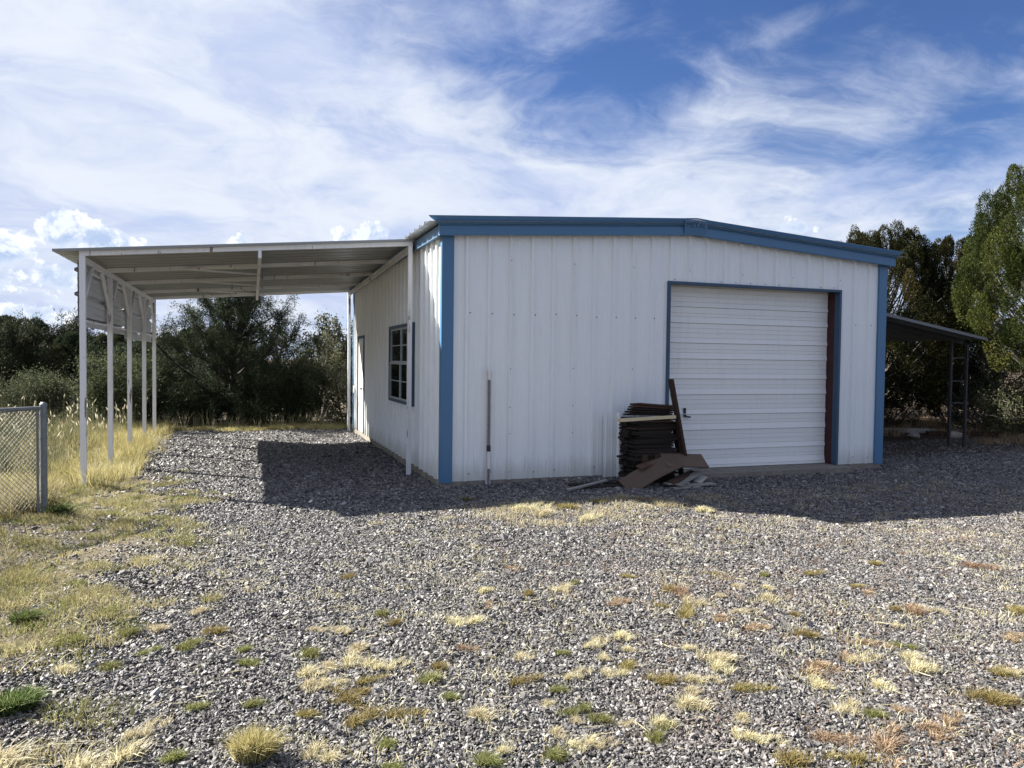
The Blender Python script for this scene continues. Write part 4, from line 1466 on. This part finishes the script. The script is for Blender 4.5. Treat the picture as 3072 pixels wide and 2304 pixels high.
# short field grass left of the gravel
P, hc, lean, ti = clumped(1750, (-6.8, -2.0), (-8.0, 1.6), FMASK, 90, 0.115, rg)
stuff('short_grass', grass_mesh('short_grass', P, hc * 0.068, 0.0042, lean * 1.3, ti, L_FIELD, rg), 'short dry yellow green grass left of the gravel')
P, hc, lean, ti = clumped(720, (-6.8, -2.1), (-8.0, 2.5), FMASK, 70, 0.10, rg)
stuff('short_grass', grass_mesh('short_grass', P, hc * 0.065, 0.0046, lean * 1.2, ti, L_GREENGRASS, rg), 'greener short grass in clumps left of the gravel')
# flat thatch
n = 12000
x, y = rg.uniform(-6.8, -2.0, n), rg.uniform(-8, 8.5, n)
k = FMASK(x, y)
x, y = x[k], y[k]
P = np.stack([x, y, terrain(x, y) + 0.004], 1)
an = rg.random(len(x)) * 2 * PI
lean = np.stack([np.cos(an), np.sin(an)], 1) * 2.2
stuff('dead_thatch', grass_mesh('dead_thatch', P, np.full(len(x), 0.035) * (0.6 + rg.random(len(x))), 0.005, lean, rg.random(len(x)), L_STRAW, rg, 0.2), 'flattened straw lying among the short grass')
# tall yellow grass around the left carport posts
keep = lambda x, y: (x < np.interp(y, [-1, 0.4, 3, 6, 9], [-4.55, -4.05, -3.85, -4.05, -4.15]) + 0.12 * rg.normal(size=len(x)))
P, hc, lean, ti = clumped(470, (-6.2, -3.7), (1.0, 9.8), keep, 50, 0.13, rg)
stuff('tall_grass', grass_mesh('tall_grass', P, hc * (0.28), 0.0046, lean * 0.95, ti, L_YELLOW, rg, 0.5), 'tall yellow dry grass around the left carport posts')
P, hc, lean, ti = clumped(420, (-9.5, -4.9), (0.8, 13.5), lambda x, y: x < -4.7, 40, 0.16, rg)
stuff('tall_weeds', grass_mesh('tall_weeds', P, hc * 0.46, 0.008, lean * 0.6, ti * 0.62, L_WEEDS, rg, 0.5), 'tall grey green weeds with pale heads behind the fence')
# pale seed heads over those weeds
n = 330
x, y = rg.uniform(-9.0, -4.4, n), rg.uniform(3.0, 12.5, n)
P = np.stack([x, y, terrain(x, y) + rg.uniform(0.30, 0.75, n) ** 1.2], 1)
D = unit(np.stack([rg.normal(size=n) * 0.5, rg.normal(size=n) * 0.5, np.ones(n)], 1))
V1, Q1 = leaf_quads(P, D, 0.09 * (0.6 + rg.random(n)), 0.028, rg)
V2, Q2 = leaf_quads(P, D, 0.09 * (0.6 + rg.random(n)), 0.028, rg)
stem0 = np.stack([x, y, terrain(x, y)], 1)
sd_ = np.array([0.0028, 0, 0])
V3 = np.stack([stem0 - sd_, stem0 + sd_, P + sd_, P - sd_], 1).reshape(-1, 3)
V = np.concatenate([V1, V2, V3])
Q = np.concatenate([Q1, Q2 + len(V1), np.arange(len(V3)).reshape(-1, 4) + len(V1) + len(V2)])
stuff('seed_heads', np_mesh('seed_heads', V, quads=Q, mat=L_WEEDS, tint=np.where(np.arange(len(V)) < len(V1) + len(V2), 0.92, 0.35)), 'pale seed heads standing over the weeds at the left')
# dry grass behind the fence
P, hc, lean, ti = clumped(700, (-7.5, -4.55), (-3.2, 0.9), lambda x, y: (x + 4.43) * 0.8 - (y + 0.33) * 0.6 < -0.08, 50, 0.12, rg)
stuff('dry_grass', grass_mesh('dry_grass', P, hc * 0.30, 0.0050, lean * 0.9, ti, L_FIELD, rg, 0.7), 'dry tan grass standing behind the chain link fence')
# yellow verge at the back of the gravel
P, hc, lean, ti = clumped(620, (-4.6, 1.2), (8.9, 10.6), lambda x, y: y > 9.0 + 0.1 * np.sin(3 * x), 40, 0.12, rg)
stuff('verge_grass', grass_mesh('verge_grass', P, hc * 0.11, 0.0075, lean, ti, L_YELLOW, rg), 'yellow grass verge behind the gravel at the far end of the carport')
P, hc, lean, ti = clumped(120, (-4.4, 1.0), (9.4, 10.8), lambda x, y: y > 9.2, 8, 0.12, rg)
stuff('verge_stalks', grass_mesh('verge_stalks', P, hc * 0.42, 0.007, lean * 0.4, ti, L_WEEDS, rg), 'thin dry stalks standing before the dark shrubs')
# tan weeds on the right bank
P, hc, lean, ti = clumped(260, (11.0, 17.0), (0.6, 7.0), lambda x, y: (y > 0.6 + 0.25 * (x - 11)) & ((x > 12.2) | (y > 3.5)), 34, 0.16, rg)
stuff('bank_grass', grass_mesh('bank_grass', P, hc * 0.20, 0.010, lean, ti, L_RUST, rg), 'russet dry grass on the bank at the right')

# individual tufts in the gravel
TUFTS = "1.04,-4.81,0.07,s;1.2,-4.93,0.07,s;0.8,-4.97,0.05,s;1.03,-5.18,0.1,s;0.52,-5.02,0.09,s;0.73,-5.32,0.07,s;0.56,-4.79,0.12,r;0.28,-5.01,0.06,o;0.36,-5.18,0.11,o;0.44,-5.33,0.09,r;1.03,-5.45,0.06,o;0.63,-5.59,0.09,r;0.82,-5.74,0.09,o;1.96,-5.04,0.06,o;1.92,-5.18,0.08,r;1.77,-5.58,0.07,o;1.83,-5.64,0.12,r;1.98,-5.65,0.08,s;1.51,-5.82,0.05,s;0.03,-5.71,0.06,s;0.12,-5.9,0.12,s;0.02,-6.07,0.09,s;-0.36,-6.07,0.07,o;-0.16,-6.14,0.07,s;-0.27,-6.21,0.06,s;-0.4,-6.39,0.11,s;0.02,-6.31,0.09,o;0.47,-6.14,0.12,r;0.8,-6.14,0.08,r;0.87,-6.2,0.09,s;1.17,-6.27,0.09,s;1.06,-6.43,0.11,s;0.43,-6.38,0.09,s;0.68,-6.52,0.08,s;0.33,-6.63,0.08,s;0.4,-6.75,0.07,g;0.57,-6.73,0.06,r;1.25,-6.08,0.06,g;1.1,-6.01,0.09,r;1.99,-6.15,0.1,r;1.49,-6.55,0.09,o;1.53,-6.6,0.07,s;1.09,-6.72,0.12,o;1.2,-6.78,0.1,o;0.7,-6.9,0.08,r;-0.25,-6.58,0.06,s;-0.32,-6.7,0.06,s;-0.27,-6.77,0.07,s;-0.64,-6.52,0.06,g;0.03,-6.87,0.1,r;0.24,-6.97,0.14,r;0.44,-6.96,0.1,r;-0.26,-6.94,0.11,o;-0.04,-7.02,0.08,o;2.49,-5.85,0.1,o;3.31,-4.97,0.15,r;1.88,-4.66,0.09,o;2.61,-4.59,0.08,o;1.46,-4.6,0.06,g;1.06,-4.43,0.06,o;-1.71,-3.66,0.07,o;-0.41,-3.82,0.07,r;-1.57,-4.6,0.07,g;-1.52,-4.77,0.07,o;-1.11,-4.9,0.11,s;-1.98,-4.76,0.07,s;-1.86,-4.79,0.07,s;-0.8,-4.38,0.08,s;-0.84,-4.6,0.06,r;-0.51,-4.47,0.08,o;-0.23,-4.43,0.09,s;-0.06,-4.31,0.06,g;-0.95,-5.53,0.08,s;-1.23,-5.34,0.07,r;-2.09,-5.16,0.09,g;-1.85,-5.16,0.09,s;-1.84,-5.36,0.11,s;-1.69,-5.48,0.08,s;-2.11,-5.39,0.1,s;-2.02,-5.35,0.07,s;-1.82,-5.62,0.07,o;-2.13,-5.62,0.08,s;-2.02,-5.58,0.07,s;-2,-5.76,0.1,o;-1.92,-5.73,0.06,o;-1.91,-6,0.1,o;-1.73,-6.04,0.08,o;-2.15,-5.9,0.07,o;-1.43,-5.54,0.07,o;-1.51,-5.7,0.08,g;-1.52,-5.92,0.06,g;-1.42,-6.18,0.09,s;-1.05,-5.85,0.08,o;-0.71,-5.56,0.05,g;-0.93,-6.02,0.06,g;-0.46,-5.5,0.08,s;-0.24,-5.4,0.09,s;-0.33,-5.62,0.06,s;-0.5,-5.7,0.06,s;-0.43,-5.82,0.09,o;-0.56,-5.9,0.07,s;-0.76,-5.88,0.07,s;-1.03,-6.14,0.05,s;-0.98,-6.25,0.07,g;-0.97,-6.34,0.05,s;-0.87,-6.36,0.07,g;-0.77,-6.42,0.04,s;-0.36,-6.05,0.08,o;-1.54,-6.53,0.08,g;-1.4,-6.51,0.05,s;-1.19,-6.61,0.07,g;-1.13,-6.45,0.06,s;-1.05,-6.54,0.07,s;-0.98,-6.58,0.06,s;-0.74,-6.63,0.07,g;-0.63,-6.5,0.08,s;-1.86,-6.29,0.06,g;-1.87,-6.47,0.05,g;-2.13,-6.28,0.09,s;0.05,-4.85,0.09,r;0.47,-4.7,0.08,o;0.4,-4.32,0.07,o;-2.41,-6.2,0.17,y;-2.65,-5.64,0.06,g;-2.39,-5.7,0.06,g;-2.85,-5.82,0.08,s;-3.14,-4.56,0.1,g;-2.98,-4.82,0.06,g;-3.12,-5,0.08,g;-2.73,-4.79,0.09,g;-2.42,-5.19,0.07,g;-2.43,-4.97,0.06,g;-2.64,-4.55,0.09,o;-3.47,-5.38,0.2,d;-3.74,-4.04,0.16,d;-3.39,-4.53,0.11,g;-2.99,-6.03,0.14,s;-2.71,-6.1,0.07,g;-3.34,-5.94,0.17,s;-3.35,-5,0.09,s;-2.92,-4.43,0.08,s;-2.75,-4.16,0.08,s;0.05,-0.99,0.17,g;0.61,-1.68,0.32,s;0.66,-1.96,0.31,s;1.86,-1.39,0.23,s;2.1,-1.52,0.29,r;1.55,-1.52,0.22,o;2.22,-1.86,0.28,s;1.04,-2.32,0.25,s;2.48,-2.22,0.27,s;1.06,-1.67,0.27,o;-4.28,-0.42,0.24,d"
TK = {'s': (L_STRAW, 'pale straw coloured grass tuft growing in the gravel', 'pale straw tufts in the gravel'),
      'g': (L_GREENGRASS, 'yellow green grass tuft growing in the gravel', 'yellow green tufts in the gravel'),
      'o': (L_OLIVE, 'olive brown grass tuft growing in the gravel', 'olive brown tufts in the gravel'),
      'r': (L_RUST, 'rusty brown grass tuft growing in the gravel', 'rusty brown tufts in the gravel'),
      'y': (L_YELLOW, 'biggest bright yellow grass tuft at the bottom edge of the view', None),
      'd': (L_DEEPGREEN, 'deep green weed clump in the grass at the left', 'deep green weeds at the left')}
tuft_meshes = {}


def tuft_mesh(kd, v):
    key = (kd, v)
    if key not in tuft_meshes:
        g_ = np.random.default_rng(hash((ord(kd), v)) % 9999)
        n = {'y': 1700, 'd': 1000}.get(kd, 380)
        if kd in 'yd':
            a = g_.random(n) * 2 * PI
            q = np.sqrt(g_.random(n)) * 0.5
            P = np.stack([np.cos(a) * q * 0.62, np.sin(a) * q * 0.45, np.full(n, -0.05)], 1)
            lean = P[:, :2] * 1.5 + g_.normal(size=(n, 2)) * 0.28 + np.array([0.12, -0.08])
        else:                                                 # straggling tuft: a few crowns run together
            m_ = 3 + v % 3
            cx_ = g_.normal(size=(m_, 2)) * np.array([0.34, 0.20])
            w_ = g_.integers(0, m_, n)
            w_[: n // 3] = 0
            off_ = g_.normal(size=(n, 2)) * np.array([0.13, 0.09])
            P = np.concatenate([cx_[w_] + off_, np.full((n, 1), -0.04)], 1)
            lean = off_ * 3.4 + g_.normal(size=(n, 2)) * 0.42 + np.array([0.22, -0.12])
        hh = (0.35 + 0.65 * g_.random(n)) * {'r': 0.36, 'o': 0.50, 's': 0.52, 'g': 0.58, 'y': 0.72, 'd': 0.55}[kd]
        if kd == 'r':
            lean *= 1.5
        tuft_meshes[key] = grass_mesh('grass_tuft', P, hh, {'y': 0.016, 'd': 0.028}.get(kd, 0.024), lean, np.clip(0.55 + g_.normal(size=n) * 0.28, 0, 1), TK[kd][0], g_, 0.6)
    return tuft_meshes[key]


SPECIAL = {(-3.47, -5.38): 'deep green weed clump at the lower left edge', (-3.74, -4.04): 'deep green weed clump left of the gravel, above the lower one',
           (-4.28, -0.42): 'deep green weeds at the foot of the grey fence post'}
for i, s in enumerate(TUFTS.split(';')):
    a, b, d_, kd = s.split(',')
    x, y, d_ = float(a), float(b), float(d_) * (1.42 if kd not in 'dy' else 1.35)
    if y > -2.5 and kd != 'd':
        # broad flat patches at the edge of the shade: several low tufts
        d_ = d_ * 0.55
    o = link_mesh('grass_tuft' if kd != 'd' else 'weed_clump', tuft_mesh(kd, i % 6), None, (x, y, gz(x, y) + 0.002))
    o.scale = (d_, d_, d_ * random.uniform(0.75, 1.05))
    o.rotation_euler = (0, 0, random.uniform(-0.9, 0.9))
    lab, grp = TK[kd][1], TK[kd][2]
    if (x, y) in SPECIAL:
        props(o, SPECIAL[(x, y)], 'weed', grp)
    else:
        props(o, lab, 'grass tuft', grp)
# dead grass spread thinly through the gravel, and loose straws
P, hc, lean, ti = clumped(1800, (-3.2, 7.5), (-7.6, -1.2), lambda x, y: (np.sin(1.9 * x + 0.6 * y) * np.sin(1.3 * y - 0.8 * x) > -0.2) & (y > -7.6), 16, 0.09, rg)
stuff('sparse_grass', grass_mesh('sparse_grass', P, hc * 0.048, 0.0042, lean * 1.5, ti, L_STRAW, rg), 'sparse low dead grass through the gravel')
P, hc, lean, ti = clumped(1100, (-0.5, 7.5), (-7.4, -1.4), lambda x, y: y > -7.6, 14, 0.08, rg)
stuff('sparse_grass', grass_mesh('sparse_grass', P, hc * 0.042, 0.0044, lean * 1.6, ti, L_RUST, rg), 'sparse rusty dead grass through the gravel')
P, hc, lean, ti = clumped(230, (0.0, 3.1), (-2.7, -1.2), lambda x, y: (np.abs(y + 1.75) < 0.5 + 0.3 * np.sin(2 * x)), 26, 0.14, rg)
stuff('sparse_grass', grass_mesh('sparse_grass', P, hc * 0.060, 0.0055, lean, ti, L_STRAW, rg), 'band of dead grass along the edge of the shade')
n = 2200
x, y = rg.uniform(-4, 6, n), rg.uniform(-7.6, -1.5, n)
P = np.stack([x, y, terrain(x, y) + 0.016], 1)
an = rg.normal(size=n) * 0.9 - 0.5
D = unit(np.stack([np.cos(an), np.sin(an), rg.normal(size=n) * 0.06], 1))
V, Q = leaf_quads(P, D, 0.05 + 0.16 * rg.random(n) ** 3, 0.0042, rg)
stuff('loose_straw', np_mesh('loose_straw', V, quads=Q, mat=L_STRAW, tint=np.repeat(rg.random(n), 4)), 'loose dry straws lying on the gravel')


# ------------------------------------------------------------------ gravel: crushed stone, one scattered object
def make_gravel():
    rg = np.random.default_rng(77)
    PX, SZ = [], []

    def patch(x0, x1, y0, y1, dens, size):
        n = int((x1 - x0) * (y1 - y0) * dens)
        x, y = rg.uniform(x0, x1, n), rg.uniform(y0, y1, n)
        # keep what a viewer near the camera could see
        dx, dy = x - CAM_LOC[0], y - CAM_LOC[1]
        fw = dx * math.sin(YAW) + dy * math.cos(YAW)
        sd = dx * math.cos(YAW) - dy * math.sin(YAW)
        k = (fw > 1.9) & (np.abs(sd) < 0.80 * fw + 0.8) & (rg.random(n) < gravel_mask(x, y) * 0.85 + 0.16)
        k &= ~((x > -0.02) & (x < WID + 0.02) & (y > -0.02) & (y < DEP + 0.02))
        k &= ~((x > OX0 - 0.08) & (x < OX1 + 0.12) & (y > -0.31) & (y < 0))
        x, y = x[k], y[k]
        PX.append(np.stack([x, y], 1))
        SZ.append(np.full(len(x), size))
    patch(-4.6, 3.4, -8.0, -5.6, 13500, 0.0063)
    patch(-5, 6.5, -5.6, -3.6, 9500, 0.0074)
    patch(-5, 10.5, -3.6, -1.0, 6800, 0.0089)
    patch(-5, 14, -1.0, 3.0, 3900, 0.0116)
    patch(-4.8, 0.0, 3.0, 9.5, 2900, 0.0140)
    P = np.concatenate(PX)
    S = np.concatenate(SZ)
    n = len(P)
    z = terrain(P[:, 0], P[:, 1]) - 0.010 + rg.random(n) * 0.012
    me = bpy.data.meshes.new('gravel')
    me.vertices.add(n)
    me.vertices.foreach_set('co', np.concatenate([P, z[:, None]], 1).astype(np.float32).ravel())
    s = S * np.exp(rg.normal(size=n) * 0.36)
    scl = np.stack([s * (0.95 + 0.75 * rg.random(n)), s * (0.65 + 0.4 * rg.random(n)), s * (0.40 + 0.40 * rg.random(n))], 1)
    rot = np.stack([rg.normal(size=n) * 0.45, rg.normal(size=n) * 0.45, rg.random(n) * 2 * PI], 1)
    for nm, arr in (('scl', scl), ('rot', rot)):
        a = me.attributes.new(nm, 'FLOAT_VECTOR', 'POINT')
        a.data.foreach_set('vector', arr.astype(np.float32).ravel())
    a = me.attributes.new('pick', 'INT', 'POINT')
    a.data.foreach_set('value', rg.integers(0, 8, n).astype(np.int32))
    m, g, b = new_mat('crushed_stone')
    ri = g.n('ShaderNodeObjectInfo').outputs['Random']
    pos = g.n('ShaderNodeNewGeometry').outputs['Position']
    c = g.mix(g.m('POWER', ri, 1.3), (0.026, 0.024, 0.0245), (0.222, 0.210, 0.205))
    big = g.noise(pos, 0.9, 4, 0.6)
    c = g.mix(g.m('MULTIPLY', g.ss(big, 0.5, 0.72), 0.30), c, (0.17, 0.138, 0.115))
    c = g.mix(g.m('GREATER_THAN', ri, 0.93), c, (0.28, 0.27, 0.26))
    g.link(c, b.inputs['Base Color'])
    b.inputs['Roughness'].default_value = 0.62
    b.inputs['Specular IOR Level'].default_value = 0.45
    bump(g, b, g.noise(pos, 160, 3), 0.25, 0.004)
    ng = bpy.data.node_groups.new('gravel_scatter', 'GeometryNodeTree')
    ng.interface.new_socket('Geometry', in_out='INPUT', socket_type='NodeSocketGeometry')
    ng.interface.new_socket('Geometry', in_out='OUTPUT', socket_type='NodeSocketGeometry')
    G = ng.nodes
    Lk = ng.links.new
    gi, go = G.new('NodeGroupInput'), G.new('NodeGroupOutput')
    iop = G.new('GeometryNodeInstanceOnPoints')
    iop.inputs['Pick Instance'].default_value = True
    jn = G.new('GeometryNodeJoinGeometry')
    for k in range(8):
        ic = G.new('GeometryNodeMeshIcoSphere')
        ic.inputs['Subdivisions'].default_value = 1
        rv = G.new('FunctionNodeRandomValue')
        rv.data_type = 'FLOAT_VECTOR'
        rv.inputs[0].default_value = (-0.42, -0.42, -0.42)
        rv.inputs[1].default_value = (0.42, 0.42, 0.42)
        [q for q in rv.inputs if q.name == 'Seed'][0].default_value = 31 * k + 3
        sp = G.new('GeometryNodeSetPosition')
        Lk(ic.outputs[0], sp.inputs['Geometry'])
        Lk(rv.outputs[0], sp.inputs['Offset'])
        sm_ = G.new('GeometryNodeSetMaterial')
        sm_.inputs['Material'].default_value = m
        Lk(sp.outputs[0], sm_.inputs['Geometry'])
        sh = G.new('GeometryNodeSetShadeSmooth')
        sh.inputs['Shade Smooth'].default_value = False
        Lk(sm_.outputs[0], sh.inputs[0])
        g2 = G.new('GeometryNodeGeometryToInstance')
        Lk(sh.outputs[0], g2.inputs[0])
        Lk(g2.outputs[0], jn.inputs[0])
    Lk(gi.outputs[0], iop.inputs['Points'])
    Lk(jn.outputs[0], iop.inputs['Instance'])

    def attr(nm, t):
        q = G.new('GeometryNodeInputNamedAttribute')
        q.data_type = t
        q.inputs['Name'].default_value = nm
        return q.outputs[0]
    e2r = G.new('FunctionNodeEulerToRotation')
    Lk(attr('rot', 'FLOAT_VECTOR'), e2r.inputs[0])
    Lk(e2r.outputs[0], iop.inputs['Rotation'])
    Lk(attr('scl', 'FLOAT_VECTOR'), iop.inputs['Scale'])
    Lk(attr('pick', 'INT'), iop.inputs['Instance Index'])
    Lk(iop.outputs[0], go.inputs[0])
    o = link_mesh('gravel', me)
    me.materials.append(m)
    md = o.modifiers.new('scatter', 'NODES')
    md.node_group = ng
    props(o, 'grey crushed stone gravel covering the yard', None, None, 'stuff')
    print('gravel stones', n)


make_gravel()
